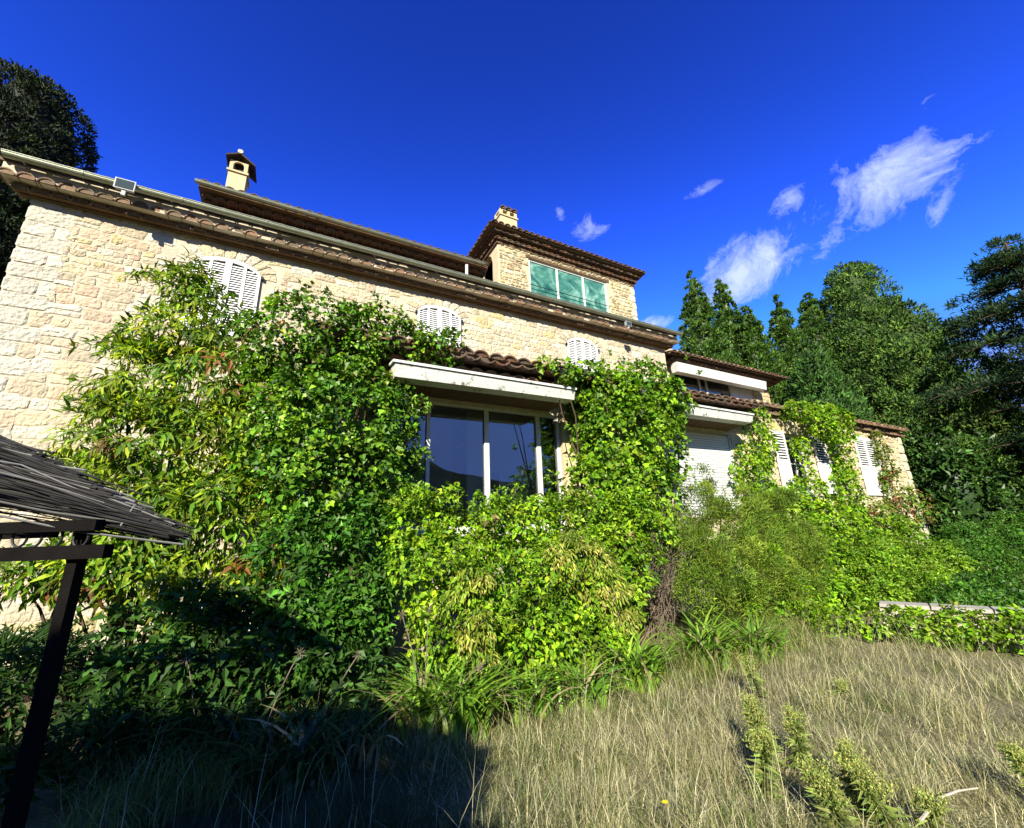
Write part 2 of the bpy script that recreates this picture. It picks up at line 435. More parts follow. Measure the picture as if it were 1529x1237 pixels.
def tile_row(parent, x0, x1, y, z, pitch=.262, me=None, side=None, slope=0.0, r=random.Random(3), flip=False):
    n = max(1, int(round((x1 - x0) / pitch))); p = (x1 - x0) / n
    for i in range(n):
        c = x0 + (i + .5) * p; j = r.uniform(-.012, .012); rz = r.uniform(-.05, .05)
        sc = (p / .262, 1, 1 + r.uniform(-.06, .06))
        pos, rot = ((c, y + j * 1.5, z + j), (slope + r.uniform(-.02, .02), 0, rz)) if side is None else ((y + j, c, z + j), (slope, 0, rz + (-math.pi / 2 if side < 0 else math.pi / 2)))
        if flip: pos = (pos[0] , pos[1], pos[2]); rot = (rot[0], math.pi, rot[2])
        inst('roof_tile', me or TILE, parent, pos, rot, sc)


def gutter(parent, x0, x1, y, z, r=.075, name='gutter'):
    k = 8; th = np.linspace(0, np.pi, k + 1)
    V = []
    for x in (x0, x1):
        for rad in (r, r - .006): V += [(x, y + math.cos(a) * rad, z - math.sin(a) * rad) for a in th]
    n = k + 1; q = []
    for i in range(k): q += [(i, i + 1, 2 * n + i + 1, 2 * n + i), (n + i + 1, n + i, 3 * n + i, 3 * n + i + 1), (i, n + i, n + i + 1, i + 1), (2 * n + i, 2 * n + i + 1, 3 * n + i + 1, 3 * n + i)]
    mb = MB().add(V, q)
    g = part(name, mb, 'zinc', parent, smooth=False)
    mb = MB().tube([(x0, y - r, z + .004), (x1, y - r, z + .004)], .011, k=6); part('gutter_lip', mb, 'zinc', g, smooth=True)
    xs = np.arange(x0 + 1.0, x1 - .3, 1.45)
    for x in xs:
        V = []
        for xx in (x, x + .035): V += [(xx, y + math.cos(a) * (r + .007), z - math.sin(a) * (r + .007)) for a in th]
        part('gutter_joint', MB().add(V, [(i, i + 1, n + i + 1, n + i) for i in range(k)]), 'zinc', g)
    return g


# ------------------------------------------------------------------ main house
YF = 9.5
XL, XR = -4.65, 11.35
WT = 7.98                                    # top of the facade under the eaves
ARCH = [(-1.58, .60), (3.05, .585), (7.67, .585)]
A_SPR, A_TOP, A_BOT = 7.17, 7.49, 5.70


def arch_outline(cx, hw, zb, zs, zt, n=12):
    p = [(cx - hw, zb), (cx + hw, zb)]
    for i in range(n + 1):
        a = math.pi * i / n
        p.append((cx + hw * math.cos(a), zs + (zt - zs) * math.sin(a) ** .9))
    return p


def louver_leaf(parent, x0, x1, zb, y, top, cols=2, mid=None, name='shutter', matn='white_paint', pitch=.056):
    """slatted leaf: frame outline follows top(x); slats as sub-parts"""
    s = part(name, MB().prism([(x0, zb), (x1, zb)] + [(x, top(x)) for x in np.linspace(x1, x0, 9)], y + .012, y + .02), 'dark_in', parent)  # near-black backing sheet: shade between the slats put into its colour
    fw = .055; fr = MB()
    xs = [x0] + [x0 + (x1 - x0) * i / cols for i in range(1, cols)] + [x1 - fw]
    for i, a in enumerate(xs):
        a0 = a if i in (0, len(xs) - 1) else a - fw / 2
        b0 = a0 + fw
        fr.hexa([(a0, y - .025, zb), (b0, y - .025, zb), (b0, y + .012, zb), (a0, y + .012, zb), (a0, y - .025, top(a0) - .002), (b0, y - .025, top(b0) - .002), (b0, y + .012, top(b0) - .002), (a0, y + .012, top(a0) - .002)])
    N = 8
    for i in range(N):
        a, b = x0 + fw + (x1 - x0 - 2 * fw) * i / N, x0 + fw + (x1 - x0 - 2 * fw) * (i + 1) / N
        fr.hexa([(a, y - .024, top(a) - .085), (b, y - .024, top(b) - .085), (b, y + .012, top(b) - .085), (a, y + .012, top(a) - .085), (a, y - .024, top(a) - .001), (b, y - .024, top(b) - .001), (b, y + .012, top(b) - .001), (a, y + .012, top(a) - .001)])
    fr.box(x0 + fw, x1 - fw, y - .024, y + .012, zb, zb + .09)
    if mid: fr.box(x0 + fw, x1 - fw, y - .026, y + .012, mid - .05, mid + .04); fr.box(x0 + fw, x1 - fw, y - .014, y + .010, zb + .09, mid - .05)
    part('shutter_frame', fr, matn, s)
    for i in range(cols):
        a = (xs[i] if i == 0 else xs[i] - fw / 2) + fw; b = xs[i + 1] - (0 if i == cols - 1 else fw / 2)
        me = MB().hexa([(a, y - .022, -.024), (b, y - .022, -.024), (b, y - .014, -.020), (a, y - .014, -.020), (a, y + .002, .016), (b, y + .002, .016), (b, y + .010, .020), (a, y + .010, .020)]).mesh('slat', origin(s))
        me.materials.append(MATS[matn])
        z = (mid + .07 if mid else zb + .12)
        while z < max(top(a), top(b)) - .09:
            lim = min(top(a), top(b)) - .10
            if z <= lim:
                o = bpy.data.objects.new('slat', me); COL.objects.link(o); o.parent = s; o.location = (0, 0, z)
            else:                                   # slats under the arch are cut shorter
                aa, bb = a, b
                for _ in range(30):
                    if top(aa) - .10 < z: aa += (b - a) / 30
                    if top(bb) - .10 < z: bb -= (b - a) / 30
                if bb - aa > .03:
                    part('slat', MB().hexa([(aa, y - .022, z - .024), (bb, y - .022, z - .024), (bb, y - .014, z - .020), (aa, y - .014, z - .020), (aa, y + .002, z + .016), (bb, y + .002, z + .016), (bb, y + .010, z + .020), (aa, y + .010, z + .020)]), matn, s)
            z += pitch
    return s


def main_house():
    r = np.random.default_rng(11)
    h = thing('stone_house', 'main stone house with arched white shutters and long tiled eaves', 'house', (3.3, YF, 0))
    w = part('wall', MB().box(XL, XR, YF, YF + 6.5, 0, WT + .5), 'mortar', h)

    def skip(x, z, hw, hh):
        if x - hw < XL + (.62 if True else 0): return False
        for cx, aw in ARCH:
            if A_BOT - .15 < z + hh and z < A_SPR and abs(x - cx) < aw + .05 + hw * .75: return True
            if z >= A_SPR and z - hh * .6 < A_SPR + (A_TOP + .34 - A_SPR) * math.sqrt(max(0, 1 - min(1, (max(0, abs(x - cx) - hw * .5)) / (aw + .30)) ** 2)) and abs(x - cx) - hw * .5 < aw + .3: return True
        return False
    stone_wall(w, XL + .55, XR - .3, 0.0, WT, YF, .235, 270, None, r, skip=skip, proud=.012)
    # dressed corner stones, alternately long and short
    z = 0; i = 0; cmb = None
    while z < WT - .1:
        hh = .27 + .06 * r.random()
        for (a, b) in ((XL - .02, XL + (.66 if i % 2 else .42)), ):
            o = rect_outline(a, b, z, min(z + hh, WT), .006, .004, r)
            V, q, t, c = stone_geo(o, YF - .004, .045, np.array((.45, .42, .34)) * (.86 + .14 * r.random()), r)
            V[:, 1] = np.where(V[:, 1] < YF - .012, YF - .016 + r.normal(0, .003, len(V)), V[:, 1])
            mb = MB(); mb.add(V, q, c); mb.F[3].append(np.array(t)); part('corner_stone', mb, 'stone', w)
        # filler between the short corner stone and the rubble
        if not i % 2 and True:
            o = rect_outline(XL + .42, XL + .66, z, min(z + hh, WT), .01, .008, r)
            V, q, t, c = stone_geo(o, YF, .014, STONE_COLS[r.choice(8, p=STONE_P)], r); mb = MB(); mb.add(V, q, c); mb.F[3].append(np.array(t)); part('stone', mb, 'stone', w)
        z += hh; i += 1
    # voussoirs over the arches, jamb stones beside
    for cx, aw in ARCH:
        n = 11
        for k in range(n):
            a0, a1 = math.pi * (k + .04) / n, math.pi * (k + .96) / n
            def pt(a, e): return (cx + (aw + .02 + e) * math.cos(a), A_SPR + (A_TOP - A_SPR + .02 + e) * math.sin(a) ** .9)
            am = (a0 + a1) / 2; e = .24 + .06 * r.random()
            o = np.array([pt(a0, 0), pt(a0, e * .5), pt(a0, e), pt(am, e), pt(a1, e), pt(a1, e * .5), pt(a1, 0), pt(am, 0)])
            V, q, t, c = stone_geo(o, YF - .002, .018, STONE_COLS[r.choice(3)] * (.92 + .16 * r.random()), r)
            mb = MB(); mb.add(V, q, c); mb.F[3].append(np.array(t)); part('arch_stone', mb, 'stone', w)
    names = ['left', 'mid', 'right']
    for k, (cx, aw) in enumerate(ARCH):
        def top(x): return A_SPR + (A_TOP - A_SPR) * math.sqrt(max(0, 1 - ((x - cx) / (aw + .004)) ** 2)) ** .9
        louver_leaf(h, cx - aw, cx - .004, A_BOT, YF - .03, top)
        louver_leaf(h, cx + .004, cx + aw, A_BOT, YF - .03, top)
        for sx in (-1, 1):
            for zz in (A_SPR - .02, A_BOT + .3):
                part('shutter_hook', MB().box(cx + sx * (aw + .03) - .022, cx + sx * (aw + .03) + .022, YF - .075, YF - .01, zz, zz + .07), 'iron', h)
    # eaves: two corbelled tile rows, mortar beds, roof deck and gutter
    zg = zp(8, 232, 9.02)
    z1 = zp(73.6, 274, 9.12); z2 = zp(82, 291, 9.28)
    part('eave_bed', MB().box(XL - .22, XR + .25, 9.30, 9.52, z2 + .085, z1 + .02).box(XL - .3, XR + .3, 9.135, 9.4, z1 - .025, zg - .01), 'mortar', h)
    part('shaded_eave_bed', MB().box(XL - .12, XR + .15, 9.41, 9.515, z2 - .06, z2 + .083).box(XL - .2, XR + .22, 9.31, 9.405, z2 - .035, z2 + .08), 'soffit', h)  # lower bed in dark brown: eave shadow put into its colour
    rf = part('roof', MB().hexa([(XL - .35, 9.12, zg - .03), (XR + .3, 9.12, zg - .03), (XR + .3, YF + 6.8, zg + 1.6), (XL - .35, YF + 6.8, zg + 1.6), (XL - .35, 9.12, zg + .04), (XR + .3, 9.12, zg + .04), (XR + .3, YF + 6.8, zg + 1.7), (XL - .35, YF + 6.8, zg + 1.7)]), 'tile', h)
    tile_row(rf, XL - .35, XR + .3, 9.00, zg + .012, slope=.2)
    e = part('eave_tiles', MB().box(XL - .15, XR + .2, 9.45, 9.518, z1 + .03, z1 + .09), 'mortar', h)
    tile_row(e, XL - .36, XR + .32, 9.10, z1 - .02, me=TILE_E)
    tile_row(e, XL - .22, XR + .2, 9.27, z2 - .03, me=TILE_E)
    gutter(h, XL - .24, XR + .33, 8.96, zg)
    return zg


ZG = main_house()


def floodlight(px, py, D, label, s=1.0):
    p = at(px, py, D); t = thing('floodlight', label, 'floodlight', p - np.array([0, 0, .12 * s]), 'floodlights on the main gutter')
    b = MB().hexa([(p[0] - .15 * s, p[1] - .03, p[2] - .11 * s), (p[0] + .15 * s, p[1] - .03, p[2] - .11 * s), (p[0] + .13 * s, p[1] + .06, p[2] - .09 * s), (p[0] - .13 * s, p[1] + .06, p[2] - .09 * s),
                   (p[0] - .15 * s, p[1] - .03, p[2] + .11 * s), (p[0] + .15 * s, p[1] - .03, p[2] + .11 * s), (p[0] + .13 * s, p[1] + .06, p[2] + .09 * s), (p[0] - .13 * s, p[1] + .06, p[2] + .09 * s)])
    part('housing', b, 'lamp_grey', t)
    part('lens', MB().box(p[0] - .128 * s, p[0] + .128 * s, p[1] - .036, p[1] - .0301, p[2] - .09 * s, p[2] + .09 * s), 'lamp_glass', t)
    part('bracket', MB().box(p[0] - .03, p[0] + .03, p[1] - .01, p[1] + .03, p[2] - .22 * s, p[2] - .10 * s), 'lamp_grey', t)


floodlight(187, 277, 8.84, 'square grey floodlight on the gutter near the left end of the house')
floodlight(938, 484, 8.84, 'small grey floodlight on the gutter below the tower window', .75)


def chimney(parent, x, y, z0, z1, w, d, kind):
    c = part('chimney', MB().box(x - w / 2, x + w / 2, y - d / 2, y + d / 2, z0, z1), 'stucco', parent)
    part('chimney_band', MB().box(x - w / 2 - .04, x + w / 2 + .04, y - d / 2 - .04, y + d / 2 + .04, z1, z1 + .06), 'stucco', c)
    za, zb = z1 + .06, z1 + .06 + .34
    m = MB()
    if kind == 'gable':                               # little open house with an arched front
        for sx in (-1, 1):
            m.box(*(sorted((x + sx * w / 2, x + sx * (w / 2 - .09)))), y - d / 2, y + d / 2, za, zb)
        arc = [(x - w / 2 + .09, zb), (x - w / 2 + .09, za + .2)] + [(x - (w / 2 - .09) * math.cos(a), za + .2 + .12 * math.sin(a)) for a in np.linspace(0, math.pi, 9)] + [(x + w / 2 - .09, za + .2), (x + w / 2 - .09, zb)]
        for yy in (y - d / 2 + .002, y + d / 2 - .06):
            top = [(p[0], max(p[1], za + .2)) for p in arc]
            for i in range(1, len(arc) - 2):
                a, b = arc[i], arc[i + 1]
                if abs(b[0] - a[0]) > 1e-4: m.hexa([(a[0], yy, a[1]), (b[0], yy, b[1]), (b[0], yy + .058, b[1]), (a[0], yy + .058, a[1]), (a[0], yy, zb), (b[0], yy, zb), (b[0], yy + .058, zb), (a[0], yy + .058, zb)])
        part('chimney_head', m, 'stucco', c)
        cap = part('chimney_roof', MB().hexa([(x - w / 2 - .10, y - d / 2 - .12, zb), (x, y - d / 2 - .12, zb + .18), (x, y + d / 2 + .12, zb + .18), (x - w / 2 - .10, y + d / 2 + .12, zb), (x - w / 2 - .10, y - d / 2 - .12, zb + .05), (x, y - d / 2 - .12, zb + .23), (x, y + d / 2 + .12, zb + .23), (x - w / 2 - .10, y + d / 2 + .12, zb + .05)])
                   .hexa([(x, y - d / 2 - .12, zb + .18), (x + w / 2 + .18, y - d / 2 - .12, zb - .10), (x + w / 2 + .18, y + d / 2 + .12, zb - .10), (x, y + d / 2 + .12, zb + .18), (x, y - d / 2 - .12, zb + .23), (x + w / 2 + .18, y - d / 2 - .12, zb - .05), (x + w / 2 + .18, y + d / 2 + .12, zb - .05), (x, y + d / 2 + .12, zb + .23)]), 'dark_wood', c)
        part('ridge_cap', MB().tube([(x, y - d / 2 - .14, zb + .25), (x, y + d / 2 + .14, zb + .25)], .07, k=8), 'mortar', c)
    else:                                             # row of small vents under curved tiles
        for fx in np.linspace(-1, 1, 3):
            cxx = x + fx * (w / 2 - .055); m.box(cxx - .055, cxx + .055, y - d / 2, y - d / 2 + .12, za, za + .20)
            m.box(cxx - .055, cxx + .055, y + d / 2 - .12, y + d / 2, za, za + .20)
        m.box(x - w / 2, x + w / 2, y - d / 2 + .0, y + d / 2, za + .20, za + .26)
        part('chimney_head', m, 'stucco', c)
        k = 3
        for i in range(k):
            o = bpy.data.objects.new('chimney_tile', TILE_B); COL.objects.link(o); o.parent = c
            o.location = Vector((x - w / 2 + (i + .5) * w / k, y - d / 2 - .08, za + .25)) - origin(c); o.scale = (w / k / .27, (d + .16) / .45, 1.1)
    part('flue', MB().box(x - w / 2 + .10, x + w / 2 - .10, y - d / 2 + .13, y + d / 2 - .13, za, za + .19), 'dark_in', c)
    return c


def upper_storey():
    r = np.random.default_rng(5)
    Y = 11.6; x0, x1 = -2.35, 5.2; zg = zp(295, 273, 11.0)
    h = thing('upper_storey', 'set-back upper storey with brown tiled eaves behind the main gutter', 'house storey', (1.4, Y, 8.5))
    w = part('wall', MB().box(x0, x1, Y, Y + 4.2, 8.2, zg - .05), 'mortar', h)
    stone_wall(w, x0, x1, 8.9, zg - .45, Y, .26, 40, None, r)
    xl = -2.75
    z1, z2 = zg - .21, zg - .43
    rf = part('roof', MB().hexa([(xl, 11.02, zg - .01), (x1, 11.02, zg - .01), (x1, 16, zg + 1.2), (xl, 16, zg + 1.2), (xl, 11.02, zg + .04), (x1, 11.02, zg + .04), (x1, 16, zg + 1.27), (xl, 16, zg + 1.27)]), 'tile', h)
    tile_row(rf, xl, x1, 10.96, zg + .03, slope=.22)
    part('eave_soffit', MB().hexa([(xl, 11.04, zg - .06), (x1, 11.04, zg - .06), (x1, Y, z1 + .12), (xl, Y, z1 + .12), (xl, 11.04, zg - .02), (x1, 11.04, zg - .02), (x1, Y, z1 + .2), (xl, Y, z1 + .2)]), 'soffit', h)
    e = part('eave_tiles', MB().box(x0 - .1, x1, 11.42, Y, z2 - .1, z1 + .02), 'soffit', h)
    tile_row(e, x0 - .33, x1, 11.15, z1); tile_row(e, x0 - .18, x1, 11.36, z2)
    tile_row(e, Y - .3, Y + 3.8, x0 - .32, z1, side=-1); tile_row(e, Y - .2, Y + 3.8, x0 - .14, z2, side=-1)
    gutter(h, xl - .05, 5.05, 10.93, zg - .01, .06)
    # stand pipe against the tower
    p = at(697, 408, 11.0)
    part('vent_pipe', MB().tube([p + np.array([0, 0, -.35]), p, p + np.array([0, 0, .30])], .05, k=8), 'old_white', h)
    a = at(350, 286, 11.9); t = at(350, 258, 11.9)
    chimney(rf, a[0], 12.1, a[2] - .5, t[2], .44, .44, 'gable')


upper_storey()


def tower():
    r = np.random.default_rng(6)
    Y = 11.2; x0, x1 = 5.68, 12.05; zt = zp(945, 421, Y); ze = zp(961, 409, 10.8)
    h = thing('roof_tower', 'square stone tower room with green glazed window above the house roof', 'tower', (8.9, Y, 8.6))
    z0 = 8.4; wx0, wx1, wz0, wz1 = 6.93, 10.58, zp(792, 441, Y), zp(790, 386, Y)
    W = MB()
    W.box(x0, wx0, Y, Y + .3, z0, zt + .3).box(wx1, x1, Y, Y + .3, z0, zt + .3).box(wx0, wx1, Y, Y + .3, z0, wz0).box(wx0, wx1, Y, Y + .3, wz1, zt + .3)
    W.box(x1 - .3, x1, Y + .3, Y + 3.6, z0, zt + .3).box(x0, x1 - .3, Y + 3.3, Y + 3.6, z0, zt + .3)
    # left wall with an arched opening near the front corner
    ya, yb, zs = Y + .42, Y + 1.75, zt - .75; N = 12
    W.box(x0, x0 + .28, Y + .3, ya, z0, zt + .3).box(x0, x0 + .28, yb, Y + 3.3, z0, zt + .3)
    ys = np.linspace(ya, yb, N + 1); za = [zs + .55 * math.sqrt(max(0, 1 - ((q - (ya + yb) / 2) / ((yb - ya) / 2)) ** 2)) for q in ys]
    for i in range(N):
        W.hexa([(x0, ys[i], za[i]), (x0 + .28, ys[i], za[i]), (x0 + .28, ys[i + 1], za[i + 1]), (x0, ys[i + 1], za[i + 1]), (x0, ys[i], zt + .3), (x0 + .28, ys[i], zt + .3), (x0 + .28, ys[i + 1], zt + .3), (x0, ys[i + 1], zt + .3)])
    w = part('wall', W, 'render_wall', h)
    part('room_back', MB().box(x0 + .35, x1 - .4, Y + 1.9, Y + 1.95, z0, zt + .25), 'dark_in', h)
    part('floor', MB().box(x0 + .02, x1 - .02, Y + .3, Y + 3.3, z0 - .1, z0 + .02), 'mortar', h)
    stone_wall(w, x0 + .05, x1 - .02, z0 + .2, zt, Y, .17, 120, None, r, col_shift=np.array((1.0, .97, .86)), proud=.028,
               skip=lambda x, z, a, b: wx0 - a < x < wx1 + a and wz0 - b < z < wz1 + b, gap=.009)
    for i in range(9):                                # pale right-hand corner stones
        z = z0 + .05 + i * .33
        if z > zt - .2: break
        V, q, t, c = stone_geo(rect_outline(x1 - (.30 if i % 2 else .2), x1 + .015, z, z + .33, .006, .003, r), Y - .02, .03, np.array((.50, .46, .35)), r)
        mb = MB(); mb.add(V, q, c); mb.F[3].append(np.array(t)); part('corner_stone', mb, 'stone', w)
    f = MB(); fw = .07; d0, d1 = Y + .04, Y + .12
    f.box(wx0, wx1, d0, d1, wz1 - fw, wz1).box(wx0, wx1, d0, d1, wz0, wz0 + fw)
    mx = [wx0 + fw / 2, wx0 + (wx1 - wx0) * .345, wx0 + (wx1 - wx0) * .68, wx1 - fw / 2]
    for q in mx: f.box(q - fw / 2, q + fw / 2, d0 - .005, d1 - .002, wz0 + fw, wz1 - fw)
    win = part('window', f, 'white_paint', h)
    part('sill', MB().box(wx0 - .1, wx1 + .1, Y - .08, Y + .2, wz0 - .07, wz0 - .002), 'stucco', win)
    for i in range(3):
        part('pane', MB().box(mx[i] + fw / 2, mx[i + 1] - fw / 2, d0 + .03, d0 + .045, wz0 + fw, wz1 - fw), 'green_glass', win)
    rz = wz0 + .42
    part('guard_rail', MB().tube([(wx0 - .02, Y - .04, rz), (wx1 + .02, Y - .04, rz)], .013, k=6), 'iron', h)
    part('lintel', MB().box(wx0 - .12, wx1 + .12, Y - .03, Y + .1, wz1 + .002, wz1 + .1), 'soffit', h)
    # eaves with two corbelled rows and hipped roof
    ex0, ex1, ey = x0 - .42, x1 + .34, 10.78
    cz = ze + 1.1; cxm, cym = (x0 + x1) / 2, Y + 1.8
    rf = MB().add([(ex0, ey, ze), (ex1, ey, ze), (ex1, Y + 4, ze), (ex0, Y + 4, ze), (cxm - 1.2, cym, cz), (cxm + 1.2, cym, cz)], [(0, 1, 5, 4), (2, 3, 4, 5)])
    rf.F[3].append(np.array([(3, 0, 4), (1, 2, 5)])); rf.add([(ex0, ey, ze - .03), (ex1, ey, ze - .03), (ex1, Y + 4, ze - .03), (ex0, Y + 4, ze - .03)], [(3, 2, 1, 0)])
    rf = part('roof', rf, 'tile', h)
    tile_row(rf, ex0, ex1, ey - .06, ze - .01, pitch=.25, slope=.25); tile_row(rf, ey, Y + 3.9, ex0 - .05, ze - .01, pitch=.25, side=-1); tile_row(rf, ey, Y + 3.9, ex1 + .05, ze - .01, pitch=.25, side=1)
    z1, z2 = ze - .16, ze - .34
    e = part('eave_tiles', MB().box(x0 - .2, x1 + .2, Y - .12, Y + .05, z1 - .03, ze - .04).box(x0 - .2, x0 + .05, Y + .05, Y + 3.7, z1 - .03, ze - .04).box(x0 - .06, x1 + .06, Y - .05, Y + .02, z2 - .12, z1 - .03).box(x0 - .06, x0 + .02, Y + .02, Y + 3.6, z2 - .12, z1 - .03), 'soffit', h)
    tile_row(e, x0 - .26, x1 + .24, Y - .31, z1, pitch=.25); tile_row(e, x0 - .14, x1 + .12, Y - .17, z2, pitch=.25)
    tile_row(e, Y - .25, Y + 3.6, x0 - .29, z1, pitch=.25, side=-1); tile_row(e, Y - .12, Y + 3.6, x0 - .15, z2, pitch=.25, side=-1)
    a = at(760, 338, 11.7); t = at(760, 325, 11.7)
    chimney(rf, a[0], 11.95, a[2] - .6, t[2], .72, .5, 'vents')


tower()


# ------------------------------------------------------------------ front wing with the picture window, and the raised extension
YW = 6.6


def wing():
    r = np.random.default_rng(21)
    h = thing('front_wing', 'low stone front wing overgrown with ivy, with a large picture window', 'house wing', (8, YW, 0))
    x0, x1, zt = .35, 19.55, 2.94 + H
    wx0, wx1, wz0, wz1 = 1.35, 4.62, 1.75, 2.24 + H
    sx0, sx1, sz0, sz1 = 7.55, 9.86, 1.9, 2.27 + H
    qx0, qx1, qz0, qz1 = 12.16, 13.2, .84 + H, 2.50 + H
    W = MB(); y0, y1 = YW, YW + .3
    cuts = [(wx0, wx1, wz0, wz1), (sx0, sx1, sz0, sz1), (qx0, qx1, qz0, qz1)]
    x = x0
    for a, b, c, d in cuts:
        W.box(x, a, y0, y1, 0, zt); W.box(a, b, y0, y1, 0, c); W.box(a, b, y0, y1, d, zt); x = b
    W.box(x, x1, y0, y1, 0, zt)
    W.box(10.35, x1, y0, y1, zt, zp(1276, 630, 6.36) - .12)
    W.box(x0, x0 + .3, y1, YF - .01, 0, zt).box(x1 - .3, x1, y1, YF + .5, 0, zt)
    w = part('wall', W, 'mortar', h)
    stone_wall(w, 10.4, x1, zt, zt + .17, YW, .2, 20, None, r, col_shift=np.array((1.02, .98, .86)))
    stone_wall(w, 4.62, x1, 1.2, zt, YW, .26, 90, None, r, col_shift=np.array((1.02, .98, .86)),
               skip=lambda x, z, a, b: any(c[0] - a * .8 < x < c[1] + a * .8 and c[2] - b * .8 < z < c[3] + b * .8 for c in cuts) )
    for i in range(11):
        z = 1.2 + i * .31
        V, q, t, c = stone_geo(rect_outline(x1 - (.36 if i % 2 else .24), x1 + .015, z, z + .31, .006, .003, r), YW - .03, .03, np.array((.46, .41, .29)), r)
        mb = MB(); mb.add(V, q, c); mb.F[3].append(np.array(t)); part('corner_stone', mb, 'stone', w)
    # rooms behind the glass
    part('room_back', MB().box(.2, 3.30, 9.1, 9.15, .6, 4.3).box(-.0, 19.2, YW + .31, 9.4, 1.1, 1.15), 'room', h)
    part('partition', MB().box(3.30, 5.6, 8.2, 8.3, 1.15, 4.3).box(5.6, 5.7, YW + .32, 8.2, 1.15, 4.3), 'room_wall', h)
    part('ceiling', MB().box(.15, 19.2, YW + .32, 9.4, 4.31, 4.36), 'room_wall', h)
    part('wall_picture', MB().box(3.72, 4.02, 8.15, 8.199, 2.65, 2.95), 'picture', h)
    # picture window
    f = MB(); d0, d1 = YW + .06, YW + .14
    f.box(wx0, wx1, d0, d1, wz1 - .04, wz1).box(wx0, wx1, d0, d1, wz0, wz0 + .07)
    mx = [wx0 + .04, 1.985, 3.055, 4.14, wx1 - .03]; mw = [.03, .032, .045, .045, .03]
    for q, m_ in zip(mx, mw): f.box(q - m_, q + m_, d0 - .004, d1 - .002, wz0 + .07, wz1 - .04)
    win = part('window', f, 'old_white', h)
    for i in range(4):
        part('pane', MB().box(mx[i] + mw[i], mx[i + 1] - mw[i + 1], d0 + .036, d0 + .042, wz0 + .07, wz1 - .04), 'glass', win)
    part('sill', MB().box(wx0 - .1, wx1 + .1, YW - .12, YW + .3, wz0 - .09, wz0 - .003), 'old_white', win)
    part('jamb', MB().box(wx1 + .002, wx1 + .32, YW - .05, YW + .02, 1.3, wz1 + .1), 'stucco', h)
    # awning boxes with their wooden soffits
    def awning(a, b, ya, zb, zt_, name, sy):
        s = part(name, MB().hexa([(a, ya, zb), (b, ya, zb + .03), (b, ya + .22, zb + .02), (a, ya + .22, zb - .01), (a - .02, ya - .05, zt_), (b, ya - .05, zt_), (b, ya + .22, zt_ + .04), (a - .02, ya + .22, zt_ + .04)]), 'peeling_white', h)
        part('awning_lid', MB().hexa([(a - .05, ya - .075, zt_ + .006), (b + .02, ya - .075, zt_ + .006), (b + .02, ya + .24, zt_ + .05), (a - .05, ya + .24, zt_ + .05), (a - .05, ya - .075, zt_ + .045), (b + .02, ya - .075, zt_ + .045), (b + .02, ya + .24, zt_ + .09), (a - .05, ya + .24, zt_ + .09)]), 'peeling_white', s)
        n = 9
        for i in range(n):
            u, v = a + (b - a) * i / n + .004, a + (b - a) * (i + 1) / n - .004
            part('soffit_board', MB().hexa([(u, ya + .22, zb + .03), (v, ya + .22, zb + .03), (v, YW, sy), (u, YW, sy), (u, ya + .22, zb + .055), (v, ya + .22, zb + .055), (v, YW, sy + .025), (u, YW, sy + .025)]), 'soffit', s)
    awning(1.20, 4.36, 5.74, 2.25 + H, 2.44 + H, 'awning_box', wz1 + .06)
    awning(7.1, 9.74, 5.9, 2.38 + H, 2.57 + H, 'awning_box', sz1 + .08)
    # rolled-down shutter, slat by slat
    rs = part('roller_shutter', MB().box(sx0, sx1, YW + .09, YW + .1, sz0, sz1).box(sx0, sx0 + .05, YW + .02, YW + .09, sz0, sz1).box(sx1 - .05, sx1, YW + .02, YW + .09, sz0, sz1), 'old_white', h)
    n = int((sz1 - sz0) / .062)
    me = MB().hexa([(sx0 + .05, YW + .062, .002), (sx1 - .05, YW + .062, .002), (sx1 - .05, YW + .088, 0), (sx0 + .05, YW + .088, 0), (sx0 + .05, YW + .052, .05), (sx1 - .05, YW + .052, .05), (sx1 - .05, YW + .088, .056), (sx0 + .05, YW + .088, .056)]).mesh('shutter_slat', origin(rs)); me.materials.append(MATS['white_paint'])
    for i in range(n):
        o = bpy.data.objects.new('shutter_slat', me); COL.objects.link(o); o.parent = rs; o.location = (0, 0, sz0 + i * .062)
    # small window with its leaf folded open, and the louvred shutters
    f = MB().box(qx0, qx1, YW + .08, YW + .14, qz1 - .06, qz1).box(qx0, qx1, YW + .08, YW + .14, qz0, qz0 + .06)
    for q in (qx0 + .03, (qx0 + qx1) / 2, qx1 - .03): f.box(q - .03, q + .03, YW + .076, YW + .138, qz0 + .06, qz1 - .06)
    for q in np.linspace(qz0, qz1, 5)[1:-1]: f.box(qx0 + .06, qx1 - .06, YW + .085, YW + .12, q - .015, q + .015)
    for q in (.25, .75): xx = qx0 + (qx1 - qx0) * q; f.box(xx - .013, xx + .013, YW + .083, YW + .122, qz0 + .06, qz1 - .06)
    win = part('window', f, 'old_white', h)
    part('pane', MB().box(qx0 + .06, qx1 - .06, YW + .10, YW + .106, qz0 + .06, qz1 - .06), 'glass', win)
    part('window_lintel', MB().box(qx0 - .15, qx1 + .2, YW - .06, YW + .05, qz1 + .003, qz1 + .12), 'stucco', win)
    part('room_dark', MB().box(qx0 - .3, qx1 + .3, YW + .7, YW + .72, qz0 - .2, qz1 + .2), 'dark_in', h)
    top = lambda x: qz1 + .02
    louver_leaf(h, 13.55, 14.22, qz0, YW - .05, top, 1, qz0 + .82, matn='old_white', pitch=.075)
    louver_leaf(h, 16.05, 16.68, qz0 - .02, YW - .05, lambda x: qz1 + .2, 1, qz0 + .85, matn='old_white', pitch=.075)
